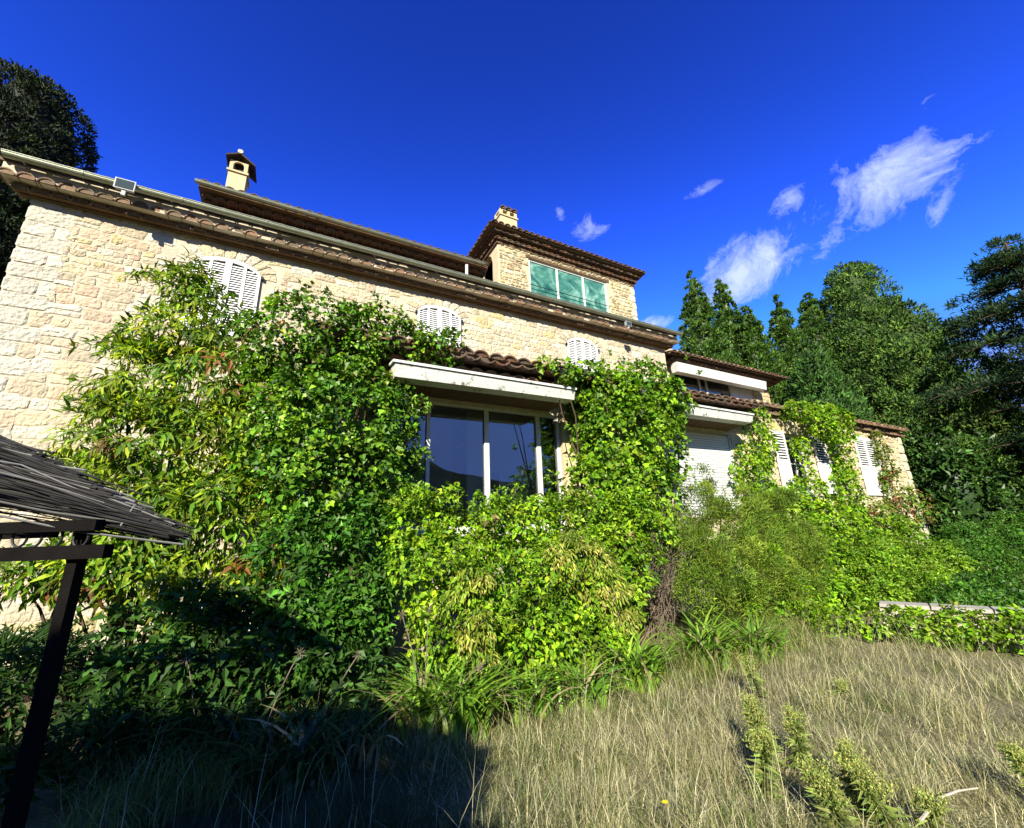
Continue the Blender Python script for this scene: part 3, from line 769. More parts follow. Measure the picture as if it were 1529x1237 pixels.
    louver_leaf(h, 16.70, 17.33, qz0 - .02, YW - .05, lambda x: qz1 + .2, 1, qz0 + .85, matn='old_white', pitch=.075)
    louver_leaf(h, 11.58, 12.12, qz0, YW - .06, top, 1, qz0 + .82, matn='old_white', pitch=.075)
    # tiled lean-to roof
    zr = zp(705, 530, 5.9); xm = 10.35; zr2 = zp(1276, 630, 6.36)
    rf = part('roof', MB().hexa([(x0 - .3, 6.2, zr - .02), (xm, 6.2, zr - .02), (xm, YF - .02, zr + .75), (x0 - .3, YF - .02, zr + .75), (x0 - .3, 6.2, zr + .02), (xm, 6.2, zr + .02), (xm, YF - .02, zr + .8), (x0 - .3, YF - .02, zr + .8)])
              .hexa([(xm + .003, 6.58, zr2 - .02), (x1 + .2, 6.58, zr2 - .02), (x1 + .2, YF - .02, zr2 + .7), (xm + .003, YF - .02, zr2 + .7), (xm + .003, 6.58, zr2 + .02), (x1 + .2, 6.58, zr2 + .02), (x1 + .2, YF - .02, zr2 + .75), (xm + .003, YF - .02, zr2 + .75)]), 'tile', h)
    tile_row(rf, x0 - .3, xm, 5.86, zr - .01, pitch=.272, me=TILE_B, slope=.2)
    tile_row(rf, x0 - .164, xm - .136, 5.90, zr + .015, pitch=.272, me=TILE_B, slope=-.2, flip=True)
    tile_row(rf, xm, x1 + .22, 6.32, zr2 - .02, pitch=.262, me=TILE_E, slope=.2)
    e = part('eave_tiles', MB().box(x0, xm, YW - .22, YW + .02, zr - .30, zr - .10).box(xm + .004, x1 + .03, YW - .06, YW + .03, zr2 - .2, zr2 - .03), 'soffit', h)
    tile_row(e, x0, xm, YW - .5, zr - .22, pitch=.272)
    tile_row(e, xm, x1 + .1, YW - .14, zr2 - .17, pitch=.262, me=TILE_E)
    # slope of the roof carries further tile courses where the eye can see over the eave
    return zr


ZR = wing()


def extension():
    r = np.random.default_rng(31)
    Y = 10.0; x0, x1 = 11.7, 18.1
    h = thing('raised_extension', 'small raised extension with strip window and white fascia behind the wing', 'house extension', (15, Y, 3))
    zt = zp(997, 520, Y); wb, wt = 6.2, zp(1030, 556, Y)
    wx0, wx1 = 12.3, 17.0
    W = MB().box(x0, wx0, Y, Y + .3, 3, zt).box(wx1, x1, Y, Y + .3, 3, zt).box(wx0, wx1, Y, Y + .3, 3, wb).box(wx0, wx1, Y, Y + .3, wt, zt).box(x1 - .3, x1, Y + .3, Y + 4, 3, zt)
    w = part('wall', W, 'stucco', h)
    part('room_dark', MB().box(wx0 - .2, wx1 + .2, Y + .8, Y + .83, wb - .3, wt + .3), 'dark_in', h)
    stone_wall(w, 17.05, x1, 4.6, zt, Y, .24, 12, None, r, col_shift=np.array((1.03, .98, .82)))
    f = MB().box(wx0, wx1, Y + .05, Y + .12, wt - .06, wt).box(wx0, wx1, Y + .05, Y + .12, wb, wb + .06)
    xs = [wx0, 13.7, 14.1, 15.55, wx1]
    for q in xs: f.box(max(q - .05, wx0), min(q + .05, wx1), Y + .045, Y + .118, wb + .06, wt - .06)
    win = part('window', f, 'old_white', h)
    for a, b in zip(xs[:3], xs[1:4]): part('pane', MB().box(a + .05, b - .05, Y + .08, Y + .086, wb + .06, wt - .06), 'glass', win)
    part('blind', MB().box(15.6, 16.95, Y + .06, Y + .08, wb + .06, wt - .2), 'white_paint', win)
    fa = part('fascia', MB().hexa([(11.95, 9.55, zp(1000, 552, 9.55)), (17.2, 9.55, zp(1000, 552, 9.55)), (17.2, 9.8, zp(1000, 552, 9.55)), (11.95, 9.8, zp(1000, 552, 9.55)), (11.9, 9.5, zp(996, 537, 9.5)), (17.2, 9.5, zp(996, 537, 9.5)), (17.2, 9.8, zp(996, 537, 9.5)), (11.9, 9.8, zp(996, 537, 9.5))]), 'old_white', h)
    ze = zp(985, 520, 9.3)
    rf = part('roof', MB().hexa([(x0 - .2, 9.4, ze - .03), (x1 + .4, 9.4, ze - .03), (x1 + .4, Y + 4, ze + .9), (x0 - .2, Y + 4, ze + .9), (x0 - .2, 9.4, ze + .01), (x1 + .4, 9.4, ze + .01), (x1 + .4, Y + 4, ze + .95), (x0 - .2, Y + 4, ze + .95)]), 'tile', h)
    tile_row(rf, x0 - .2, x1 + .45, 9.28, ze - .01, slope=.2)
    e = part('eave_tiles', MB().box(x0, x1 + .1, 9.7, Y, ze - .2, ze - .05), 'soffit', h)
    tile_row(e, x0, x1 + .2, 9.5, ze - .15)


extension()


# ------------------------------------------------------------------ planting helpers
def unit(v): return v / (np.linalg.norm(v, axis=-1, keepdims=True) + 1e-9)


def rsph(n, r): return unit(r.normal(size=(n, 3)))


def gnd(px, py, z=0.0):                              # ground point seen at a photo pixel
    d = RM @ np.array([px - CX, py - CY, F]); d = d * ((H - z) / -d[2]); return np.array([d[0], d[1], z])


def leaf_faces(mb, P, D, N, L, W, C, seg=1, fold=.22, curl=.18):
    """leaf blades: P base, D direction, N upper side, one colour each"""
    n = len(P); L = np.broadcast_to(L, (n,))[:, None]; W = np.broadcast_to(W, (n,))[:, None]
    S = unit(np.cross(D, N)); N = unit(np.cross(S, D))
    if seg == 1:
        V = np.stack([P, P + D * L * .42 + S * W / 2 + N * W * fold, P + D * L - N * L * curl, P + D * L * .42 - S * W / 2 + N * W * fold], 1)
        b = (np.arange(n) * 4)[:, None, None]; Fc = (b + np.array([[0, 1, 2], [0, 2, 3]])).reshape(-1, 3); k = 4
    else:
        m1, m2 = P + D * L * .3 + N * L * .03, P + D * L * .66 - N * L * curl * .35
        V = np.stack([P, m1 + S * W * .46 + N * W * fold, m2 + S * W * .36 + N * W * fold * .6, P + D * L - N * L * curl, m2 - S * W * .36 + N * W * fold * .6, m1 - S * W * .46 + N * W * fold, m1, m2], 1)
        b = (np.arange(n) * 8)[:, None, None]
        Fc = (b + np.array([[0, 1, 6], [0, 6, 5], [1, 2, 7], [1, 7, 6], [6, 7, 4], [6, 4, 5], [2, 3, 7], [7, 3, 4]])).reshape(-1, 3); k = 8
    mb.add(V.reshape(-1, 3), Fc, np.repeat(C, k, 0))


def leaf_colors(pal, n, r, ids=None, spread=.30):
    pal = np.asarray(pal, float)
    idx = r.integers(0, len(pal), n) if ids is None else ids
    return np.clip(pal[idx] * (1 + r.normal(0, spread, (n, 1))) * (1 + r.normal(0, .06, (n, 3))), .004, .9)


def ellipsoids(blobs):
    out = []
    for b in blobs:
        if b[0] == 'w': out.append((np.array(b[1:4], float), np.array(b[4:7], float)))
        else:
            c = at(b[0], b[1], b[4]); s = depth_of(c) / F; a = b[2] * s
            out.append((c, np.array([a * 1.03, b[5] if len(b) > 5 else min(a, b[3] * s) * .8, b[3] * s])))
    return out


def clump_leaves(mb, c, out, rc, nl, L, W, pal, r, droop=.3, seg=1, up=.4, curl=.18, rough=.5, vw=.35):
    """leaves on small clumps: c centres, out outward directions, rc radii, nl leaves each"""
    m = len(c); i = np.repeat(np.arange(m), nl); n = len(i)
    v = unit(rsph(n, r) + .55 * out[i] + np.array([0, 0, .35]))
    P = c[i] + v * (rc[i] * (.45 + .6 * r.random(n)))[:, None]
    D = unit(.55 * v + .75 * rsph(n, r) + .35 * out[i] + np.array([0, 0, -droop]))
    N = out[i] * .55 + v * vw + np.array([0, 0, up]) + rsph(n, r) * rough
    s = .42 + .9 * r.random(n)
    ids = r.integers(0, len(pal), m)[i]; alt = r.random(n) < .3; ids = np.where(alt, r.integers(0, len(pal), n), ids)
    C = leaf_colors(pal, n, r, ids) * np.clip(1 + .24 * r.normal(size=m), .4, 1.6)[i][:, None]
    leaf_faces(mb, P, D, N, L * s, W * s, np.clip(C, .004, .9), seg, curl=curl)


def plant(name, label, cat, blobs, L, W, pal, seed, rc=.2, dens=1.0, seg=1, droop=.3, up=.4, matn='leaf', inner=.5, group=None, stems=True, lump=.18, curl=.18, rough=.5, part_name='foliage', accent=None, shade_only=False):
    r = np.random.default_rng(seed); E = ellipsoids(blobs); mb = MB()
    for k, (c, R) in enumerate(E):
        area = 4 * np.pi * ((R[0] * R[1]) ** 1.6 / 3 + (R[0] * R[2]) ** 1.6 / 3 + (R[1] * R[2]) ** 1.6 / 3) ** (1 / 1.6)
        n = int(area / (rc * rc) * .62 * dens) + 6
        for layer, (fr, cnt) in enumerate(((1.0, n), (.62, int(n * inner)))):
            if cnt < 1: continue
            u = rsph(cnt, r); nl = unit(u / R)
            ph = np.sin(u @ np.array([7.1, 3.3, 5.7]) + k) * np.cos(u @ np.array([-4.1, 8.3, 2.2]) + 2 * k)
            pos = c + R * u * (fr * (.86 + .16 * r.random(cnt) + lump * ph))[:, None]
            view = unit(pos - np.array([0, 0, H])); fac = -(nl * view).sum(1)
            keep = (fac > -.25) | (r.random(cnt) < .25)
            if shade_only: keep[:] = True
            keep &= pos[:, 2] > .02 + ground_z(pos[:, 0], pos[:, 1])
            for q, (c2, R2) in enumerate(E):
                if q != k: keep &= (((pos - c2) / R2) ** 2).sum(1) > .42
            pos, o = pos[keep], nl[keep]
            if not len(pos): continue
            cover = 2.2 * rc * rc * 6 / (L * W) * .42
            clump_leaves(mb, pos, o, rc * (.7 + .6 * r.random(len(pos))), max(4, int(cover * (1 if layer == 0 else .6))), L, W, pal, r, droop, seg, up, curl, rough)
            if accent and layer == 0:
                a_pal, a_frac = accent; sel = r.random(len(pos)) < a_frac
                if sel.any(): clump_leaves(mb, pos[sel] + o[sel] * rc * .35, o[sel], np.full(sel.sum(), rc * .8), max(4, int(cover * .8)), L, W, a_pal, r, droop, seg, up, curl, rough)
    base = np.mean([c for c, _ in E], 0); base[2] = 0
    t = thing(name, label, cat, base, group)
    part(part_name, mb, matn, t)
    if stems:
        sb = MB()
        for c, R in E:
            for q in range(2):
                g0 = np.array([base[0] + (c[0] - base[0]) * .6 + r.normal(0, .12), base[1] + (c[1] - base[1]) * .6 + .1, ground_z(base[0], base[1]) - .05])
                tip = c + R * rsph(1, r)[0] * .75; ts = np.linspace(0, 1, 6)[:, None]
                p = g0 + (tip - g0) * ts + r.normal(0, .05, (6, 3)) * np.sin(ts * np.pi) + np.array([0, 0, .25]) * np.sin(ts * np.pi)
                sb.tube(p, .028, .006, 5)
        part('stems', sb, 'bark', t, kind='stuff')
    return t


def twigs(mb, base, tips, r, r0=.012, r1=.003, wob=.06, k=4, C=None):
    for tp in tips:
        ts = np.linspace(0, 1, 6)[:, None]; base_ = np.asarray(base) + r.normal(0, .05, 3) * np.array([1, 1, 0])
        p = base_ + (tp - base_) * ts + r.normal(0, wob, (6, 3)) * np.sin(ts * np.pi)
        mb.tube(p, r0, r1, k, C)


def blades(mb, P, az, L, W, lean, droop, C, nseg=3, r=None, tipc=None):
    """arching ribbons"""
    n = len(P); h = np.stack([np.cos(az), np.sin(az), np.zeros(n)], 1); S = np.stack([-np.sin(az), np.cos(az), np.zeros(n)], 1)
    tw = (r.normal(0, .5, n) if r is not None else np.zeros(n))[:, None]
    S = unit(S + h * tw)
    rows = []
    for k in range(nseg + 1):
        t = k / nseg
        c = P + h * (lean * L * (t ** 1.5))[:, None] + np.array([0, 0, 1.0]) * (L * (t - droop * t ** 2.2))[:, None]
        w = W * (1 - t) ** .7 * (.75 + .5 * t) if k < nseg else W * 0.04
        rows += [c - S * np.broadcast_to(w, (n,))[:, None] / 2, c + S * np.broadcast_to(w, (n,))[:, None] / 2]
    V = np.stack(rows, 1); m = 2 * (nseg + 1)
    b = (np.arange(n) * m)[:, None, None]
    q = np.array([[2 * k, 2 * k + 1, 2 * k + 3, 2 * k + 2] for k in range(nseg)])
    mb.add(V.reshape(-1, 3), (b + q).reshape(-1, 4), np.repeat(C, m, 0))


# ------------------------------------------------------------------ planting against the house
G_IVY = [(.05, .13, .008), (.07, .17, .009), (.10, .21, .011), (.038, .10, .008), (.14, .25, .014)]
G_LIGHT = [(.13, .25, .008), (.16, .29, .010), (.10, .21, .008), (.20, .31, .014), (.07, .16, .008)]
G_YEL = [(.16, .24, .010), (.12, .21, .010), (.07, .15, .008), (.22, .28, .014), (.05, .11, .008)]
G_YEL, G_LIGHT, G_IVY = [[tuple(np.array(c) * np.array((1.24, 1.17, 1.2))) for c in g] for g in (G_YEL, G_LIGHT, G_IVY)]
G_RED = [(.22, .09, .03), (.18, .12, .03), (.14, .06, .03)]
G_DARK = [(.018, .045, .010), (.025, .06, .012), (.012, .035, .010), (.035, .075, .014)]

plant('laurel_tree', 'tall yellow-green drooping shrub with rust tinted shoots against the stone house', 'shrub',
      [(285, 436, 20, 32, 7.6), (325, 472, 48, 42, 7.6), (268, 510, 54, 50, 7.5), (228, 580, 66, 58, 7.4), (318, 580, 84, 80, 7.3), (196, 665, 60, 72, 7.3), (290, 690, 105, 90, 7.1), (385, 650, 54, 92, 7.0),
       (232, 775, 80, 66, 6.9), (345, 790, 98, 86, 6.7), (405, 740, 52, 84, 6.7), (120, 850, 74, 30, 6.9), (205, 858, 72, 42, 6.7), (320, 880, 102, 52, 6.3), (62, 858, 50, 22, 7.0)],
      .145, .043, G_YEL, 101, rc=.20, dens=.72, seg=2, droop=.75, up=.5, inner=.6, curl=.3, accent=(G_RED, .075), rough=.35)
plant('ivy', 'dark glossy ivy heaped over the roof left of the picture window', 'ivy',
      [(485, 515, 95, 58, 6.3), (432, 575, 48, 52, 6.5), (440, 640, 70, 80, 6.2), (530, 535, 62, 48, 6.2, .35), (630, 517, 60, 24, 6.12, .22), (560, 500, 50, 34, 6.3, .4), (520, 630, 85, 80, 5.9), (592, 690, 30, 60, 6.2), (568, 620, 36, 66, 6.1, .35), (500, 720, 90, 80, 5.7), (580, 745, 50, 42, 5.9)],
        .075, .07, G_IVY, 102, rc=.17, dens=.9, droop=.45, up=.55, matn='leaf_gloss', inner=.5, accent=([(.24, .17, .07), (.20, .26, .03)], .02))
plant('climbing_vine', 'bright green vine clothing the pier between picture window and roller shutter', 'vine',
      [(900, 578, 62, 26, 5.9), (965, 580, 62, 32, 5.9), (1000, 600, 22, 26, 6.0), (885, 620, 28, 50, 6.2), (935, 650, 66, 70, 6.0), (985, 655, 34, 60, 6.1), (900, 720, 56, 48, 5.8), (965, 735, 55, 50, 5.7), (835, 552, 22, 10, 5.75)],
      .10, .095, G_IVY[1:] + G_LIGHT[:2], 103, rc=.18, dens=.85, droop=.5, up=.5, inner=.5, accent=([(.28, .24, .07), (.22, .30, .03)], .03))
plant('bramble_hedge', 'sprawling light green creeper mound below the picture window', 'hedge',
      [(620, 790, 55, 42, 5.3), (690, 795, 80, 45, 5.2), (780, 792, 85, 46, 5.2), (870, 785, 80, 46, 5.2), (950, 790, 60, 50, 5.2), (660, 860, 70, 60, 5.0), (760, 870, 85, 75, 4.9), (850, 870, 70, 70, 4.9), (700, 940, 70, 60, 4.7), (800, 955, 80, 65, 4.6), (870, 960, 60, 60, 4.6), (935, 860, 45, 60, 5.0)],
        .072, .05, G_LIGHT, 104, rc=.16, dens=.7, droop=.45, up=.5, inner=1.0, accent=([(.30, .24, .10), (.22, .26, .04)], .03))
plant('garden_shrub', 'dense mid green shrub at the edge of the shade below the ivy', 'shrub',
      [(510, 800, 62, 50, 5.4), (490, 860, 60, 60, 5.2), (535, 880, 40, 70, 5.1), (500, 940, 60, 50, 5.0), (440, 830, 45, 60, 5.4)],
      .085, .045, [(.05, .15, .012), (.07, .19, .016), (.09, .21, .02), (.04, .11, .012)], 105, rc=.17, dens=.9, droop=.2, up=.5, inner=.7)
plant('yellowing_climber', 'yellowing climber with hanging leaflets in front of the hedge', 'climber',
      [(860, 838, 50, 32, 4.55), (895, 870, 32, 40, 4.5), (925, 915, 22, 36, 4.45), (700, 905, 24, 46, 4.35), (715, 960, 16, 36, 4.3)],
      .075, .024, [(.26, .31, .04), (.20, .28, .03), (.33, .31, .07), (.15, .24, .02)], 106, rc=.12, dens=1.1, droop=1.2, up=.2, inner=.2)
plant('feathery_bush', 'fine leaved olive green bush below the roller shutter', 'bush',
      [(1085, 800, 70, 50, 5.2), (1140, 790, 60, 48, 5.3), (1120, 860, 90, 55, 4.9), (1180, 850, 50, 60, 5.1), (1060, 860, 50, 55, 4.8), (1040, 760, 30, 50, 5.5)],
      .065, .013, [(.12, .20, .02), (.16, .24, .025), (.09, .16, .016), (.21, .27, .035)], 107, rc=.19, dens=.8, droop=-.2, up=.2, inner=.4, rough=1.0, lump=.42, accent=(G_LIGHT, .06))
plant('wall_creeper', 'light green creeper running over the wing beside the small window', 'creeper',
      [(1135, 650, 24, 40, 6.4, .15), (1125, 715, 32, 50, 6.35, .2), (1165, 770, 60, 36, 6.2, .35), (1198, 690, 8, 40, 6.45, .12), (1210, 745, 34, 30, 6.35, .25), (1240, 635, 44, 26, 6.1, .4), (1254, 672, 14, 40, 6.4, .12), (1265, 730, 22, 40, 6.35, .2), (1255, 790, 70, 40, 6.0, .4), (1195, 615, 26, 10, 6.1, .3)],
      .10, .085, G_LIGHT, 108, rc=.15, dens=1.0, droop=.5, up=.4, inner=.3, stems=False)
plant('virginia_creeper', 'creeper turning red at the far right corner of the wing', 'creeper',
      [(1318, 690, 13, 44, 6.45, .12), (1335, 740, 18, 40, 6.4, .18), (1322, 785, 40, 36, 6.2, .3), (1368, 755, 12, 26, 6.5, .3)],
      .10, .085, [(.10, .19, .02), (.16, .17, .03), (.22, .10, .05), (.09, .18, .02), (.18, .24, .03)], 109, rc=.15, dens=1.0, droop=.5, inner=.3, stems=False)
plant('ivy_bank', 'broad leafy green bank under the shuttered windows of the wing', 'ground cover',
      [(1225, 845, 60, 50, 5.6), (1290, 840, 70, 50, 5.7), (1340, 820, 50, 40, 5.9), (1240, 890, 70, 40, 5.2), (1180, 905, 40, 30, 5.0)],
      .08, .06, G_LIGHT + G_IVY[:2], 110, rc=.17, dens=.9, droop=.35, inner=.5)
plant('lime_bush', 'rounded lime green bush behind the low garden wall', 'bush',
      [(1350, 850, 62, 44, 5.0), (1405, 858, 44, 38, 4.8), (1310, 862, 40, 40, 5.0), (1330, 885, 50, 20, 4.6), (1400, 888, 50, 20, 4.3)],
      .075, .045, [(.16, .28, .015), (.20, .32, .02), (.12, .24, .015)], 111, rc=.16, dens=1.0, droop=.2, inner=.5)
plant('privet_hedge', 'darker green hedge at the right edge behind the garden wall', 'hedge',
      [(1470, 855, 50, 45, 5.2), (1530, 845, 60, 55, 5.0), (1450, 820, 50, 34, 6.0), (1520, 805, 50, 34, 6.0), (1600, 850, 60, 55, 5.0), (1460, 888, 50, 22, 4.2), (1530, 890, 50, 24, 3.9), ('w', 9.8, 2.9, .1, .7, .5, .30), ('w', 10.6, 2.3, .1, .8, .6, .32), ('w', 11.3, 3.2, .1, .9, .8, .4)],
      .08, .05, [(.045, .13, .012), (.06, .16, .014), (.08, .18, .02)], 112, rc=.18, dens=1.0, droop=.2, inner=.6)

# shaded planting on the left
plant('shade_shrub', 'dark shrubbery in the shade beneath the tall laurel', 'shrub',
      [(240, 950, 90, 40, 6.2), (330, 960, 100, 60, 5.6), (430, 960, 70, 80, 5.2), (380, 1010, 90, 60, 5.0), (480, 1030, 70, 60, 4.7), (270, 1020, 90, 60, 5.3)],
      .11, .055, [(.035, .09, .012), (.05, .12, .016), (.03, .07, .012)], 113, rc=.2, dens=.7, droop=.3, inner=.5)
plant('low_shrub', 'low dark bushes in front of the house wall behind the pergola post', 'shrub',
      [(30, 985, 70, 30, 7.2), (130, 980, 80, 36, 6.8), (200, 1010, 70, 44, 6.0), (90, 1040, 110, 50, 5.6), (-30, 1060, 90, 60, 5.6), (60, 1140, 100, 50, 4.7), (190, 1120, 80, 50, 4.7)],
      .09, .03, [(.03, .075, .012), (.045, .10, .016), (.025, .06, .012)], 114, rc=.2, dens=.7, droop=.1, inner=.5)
plant('groundcover_vine', 'leafy vine creeping over the front of the low garden wall', 'vine',
      [('w', 7.95 + .39 * k * .5, 3.70 - k * .5, .20, .22, .30, .17) for k in range(-2, 8)],
      .07, .055, G_LIGHT[:3] + [(.16, .22, .03)], 115, rc=.13, dens=1.35, droop=.2, inner=.3, stems=False)
plant('background_shrub', 'loose pale green shrub in front of the dark cedar', 'shrub',
      [(1490, 730, 50, 40, 8.5), (1530, 750, 50, 50, 8.0), (1440, 760, 40, 36, 9.0), (1470, 790, 60, 30, 8.0)],
      .11, .06, [(.07, .15, .02), (.10, .19, .03), (.05, .11, .015)], 116, rc=.26, dens=.55, droop=.3, inner=.5)


def shoots(owner, spots, n, ln, L, W, pal, seed, droop=.5, matn='leaf', up=.9):
    """loose arching shoots breaking the outline of a plant: spots (photo x, y, D, spread)"""
    r = np.random.default_rng(seed); mb = MB(); st = MB()
    for k in range(n):
        sx = spots[r.integers(0, len(spots))]; p = at(sx[0] + r.normal(0, sx[3]), sx[1] + r.normal(0, sx[3] * .3), sx[2] + r.normal(0, .12))
        d = unit(np.array([r.normal(0, .6), r.normal(-.35, .4), up + r.normal(0, .35)])); l = ln * r.uniform(.5, 1.3)
        ts = np.linspace(0, 1, 6)[:, None]; q = p + d * l * ts - np.array([0, 0, 1.0]) * droop * l * ts ** 2
        st.tube(q, .004, .0015, 3, (.10, .11, .03)); m = int(l / .028)
        tt = r.uniform(.1, 1, m); P = np.stack([np.interp(tt, ts[:, 0], q[:, j]) for j in range(3)], 1)
        D = unit(rsph(m, r) + d * .5 + np.array([0, 0, -.3])); C = leaf_colors(pal, m, r) * r.uniform(.75, 1.2)
        leaf_faces(mb, P, D, rsph(m, r) * .6 + np.array([0, -.5, .7]), L * (.6 + .6 * r.random(m)), W * (.6 + .6 * r.random(m)), np.clip(C, .004, .9), 1)
    part('shoots', mb, matn, owner, kind='stuff'); part('shoot_stems', st, 'leaf', owner, kind='stuff')


OB = bpy.data.objects
shoots(OB['bramble_hedge'], [(640, 755, 5.1, 30), (760, 752, 5.1, 40), (850, 748, 5.1, 40), (930, 745, 5.2, 30), (700, 850, 4.5, 40), (800, 860, 4.4, 50), (760, 920, 4.2, 60)], 190, .34, .07, .035, G_LIGHT, 601)
shoots(OB['climbing_vine'], [(900, 556, 5.8, 30), (980, 555, 5.8, 30), (1005, 610, 5.9, 10), (880, 640, 5.9, 14), (950, 700, 5.5, 40)], 80, .30, .085, .075, G_IVY[1:] + G_LIGHT[:2], 602, droop=.9)
shoots(OB['ivy'], [(480, 462, 6.1, 50), (560, 480, 6.1, 40), (640, 508, 5.95, 30), (610, 680, 5.9, 14), (610, 610, 5.8, 12), (520, 600, 5.5, 60)], 110, .30, .07, .06, G_IVY, 603, droop=1.0, matn='leaf_gloss')
shoots(OB['laurel_tree'], [(270, 420, 7.5, 20), (205, 525, 7.3, 16), (165, 605, 7.2, 12), (145, 690, 7.1, 10), (250, 600, 6.6, 70), (300, 750, 6.2, 80), (90, 850, 6.7, 40)], 130, .5, .15, .04, G_YEL, 604, droop=.9)
shoots(OB['ivy_bank'], [(1230, 800, 5.4, 40), (1300, 800, 5.4, 40), (1230, 870, 4.9, 40)], 70, .32, .07, .045, G_LIGHT, 605, droop=.7)
shoots(OB['feathery_bush'], [(1080, 760, 5.0, 40), (1150, 750, 5.1, 30), (1120, 820, 4.6, 50)], 120, .38, .05, .010, [(.20, .27, .025), (.25, .31, .035), (.15, .21, .02)], 606, droop=.3)
shoots(OB['wall_creeper'], [(1130, 690, 6.1, 14), (1240, 640, 5.8, 20), (1180, 760, 6.0, 30)], 50, .3, .08, .07, G_LIGHT, 607, droop=1.0)


def bare_bush():
    r = np.random.default_rng(40); mb = MB(); b = gnd(1000, 960); b[1] += .5
    for k in range(70):
        c = at(r.normal(1005, 28), r.normal(815, 38), 4.85 + r.normal(0, .15)); twigs(mb, b + r.normal(0, .15, 3) * np.array([1, 1, 0]), [c], r, .009, .002, .09)
        for q in range(4):
            s = b + (c - b) * r.uniform(.55, .95); e = s + unit(r.normal(size=3) + np.array([0, -.3, .3])) * r.uniform(.12, .3); mb.tube([s, (s + e) / 2 + r.normal(0, .02, 3), e], .004, .0015, 3)
    t = thing('bare_bush', 'leafless grey twiggy bush between the hedge and the olive bush', 'bush', b); part('twigs', mb, 'twig', t)


bare_bush()


def strap_clump(p, n, L, seed, label, name='agapanthus', pal=None, stalks=(), group='strap-leaved clumps along the border'):
    r = np.random.default_rng(seed); mb = MB()
    az = r.uniform(0, 2 * np.pi, n); P = np.array(p) + np.stack([r.normal(0, .09, n), r.normal(0, .09, n), np.zeros(n)], 1)
    Ls = L * (.6 + .5 * r.random(n)); C = leaf_colors(pal or [(.12, .24, .02), (.15, .28, .025), (.08, .18, .018), (.19, .31, .03)], n, r)
    dead = r.random(n) < .08; C[dead] = np.array((.34, .28, .14)) * (.7 + .5 * r.random((dead.sum(), 1)))
    blades(mb, P, az, Ls, .048 * (.7 + .6 * r.random(n)), .45 + .4 * r.random(n), .35 + .35 * r.random(n), C, 6, r)
    t = thing(name, label, 'plant', p, group); part('leaves', mb, 'leaf_gloss', t)
    for (tip) in stalks:
        tip = np.asarray(tip); sb = MB(); b = np.array(p) + r.normal(0, .05, 3) * np.array([1, 1, 0]); ts = np.linspace(0, 1, 6)[:, None]
        sb.tube(b + (tip - b) * ts + np.array([0, 0, .08]) * np.sin(ts * np.pi), .006, .004, 5)
        for q in range(26):
            e = tip + unit(r.normal(size=3)) * r.uniform(.035, .055); sb.tube([tip, e], .0012, .0025, 3)
        part('seed_head', sb, 'twig', t)


def strap_bed():
    def g(px, py, z=0): p = gnd(px, py, z); return p * .94
    strap_clump(g(640, 1075), 130, .95, 201, 'strap-leaved clump with dry seed heads at the border of sun and shade', stalks=[at(640, 912, 4.3), at(600, 918, 4.4), at(718, 995, 3.8)])
    strap_clump(g(690, 1050), 110, .8, 202, 'low strap-leaved clump right of the dry seed heads')
    strap_clump(g(700, 1078), 110, .95, 208, 'bright broad strap leaves at the edge of the dry grass near the shade')
    strap_clump(g(655, 1035), 110, 1.0, 209, 'tall bright strap-leaved clump behind the dry seed heads')
    strap_clump(g(950, 1015), 130, .95, 203, 'strap-leaved clump below the grey pedestal')
    strap_clump(g(1055, 985), 140, .95, 204, 'arching strap-leaved clump under the bare twiggy bush')
    strap_clump(g(1125, 975), 130, .9, 205, 'arching strap-leaved clump at the right end of the border')
    strap_clump(g(800, 1050), 100, .75, 206, 'green strap leaves in front of the hedge centre')
    strap_clump(g(870, 1040), 100, .75, 207, 'green strap leaves in front of the yellowing climber')
    shade_pal = [(.035, .08, .02), (.05, .10, .025), (.03, .06, .02)]  # same plant in darker greens, shade put into the leaf colour
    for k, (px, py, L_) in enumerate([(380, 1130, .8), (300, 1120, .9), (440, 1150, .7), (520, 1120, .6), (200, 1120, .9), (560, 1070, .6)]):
        strap_clump(g(px, py), 70, L_, 210 + k, ['shaded strap leaves left of centre foreground', 'large shaded strap-leaved clump beneath the dark shrubs', 'shaded strap-leaved clump in the middle of the dark foreground', 'shaded strap leaves near the lit grass edge', 'shaded strap-leaved clump beside the pergola post', 'shaded strap leaves below the mid green shrub'][k], pal=shade_pal, stalks=[g(px, py) + np.array([r_, .1, .75])] if (r_ := [.25, -.2, .4, 0, 0, 0][k]) else ())


strap_bed()


def palm():
    r = np.random.default_rng(55); b = at(-10, 1010, 6.4); b[2] = 0; mb = MB()
    for k in range(16):
        az = r.uniform(0, 2 * np.pi); el = r.uniform(.3, 1.2); d = np.array([math.cos(az) * math.cos(el), math.sin(az) * math.cos(el), math.sin(el)])
        root = b + np.array([0, 0, .25]); hub = root + d * .5
        mb.tube([root, hub], .008, .005, 4, (.05, .08, .02))
        s = unit(np.cross(d, [0, 0, 1.0]))
        for a in np.linspace(-1.4, 1.4, 17):
            dd = unit(d * math.cos(a) + s * math.sin(a) + np.array([0, 0, -.1])); leaf_faces(mb, hub[None], dd[None], np.cross(s, dd)[None], .42, .02, np.array([[.04, .09, .02]]), 1, .1, .1)
    t = thing('fan_palm', 'small dark fan palm at the left edge by the house wall', 'palm', b); part('fronds', mb, 'leaf', t)


palm()


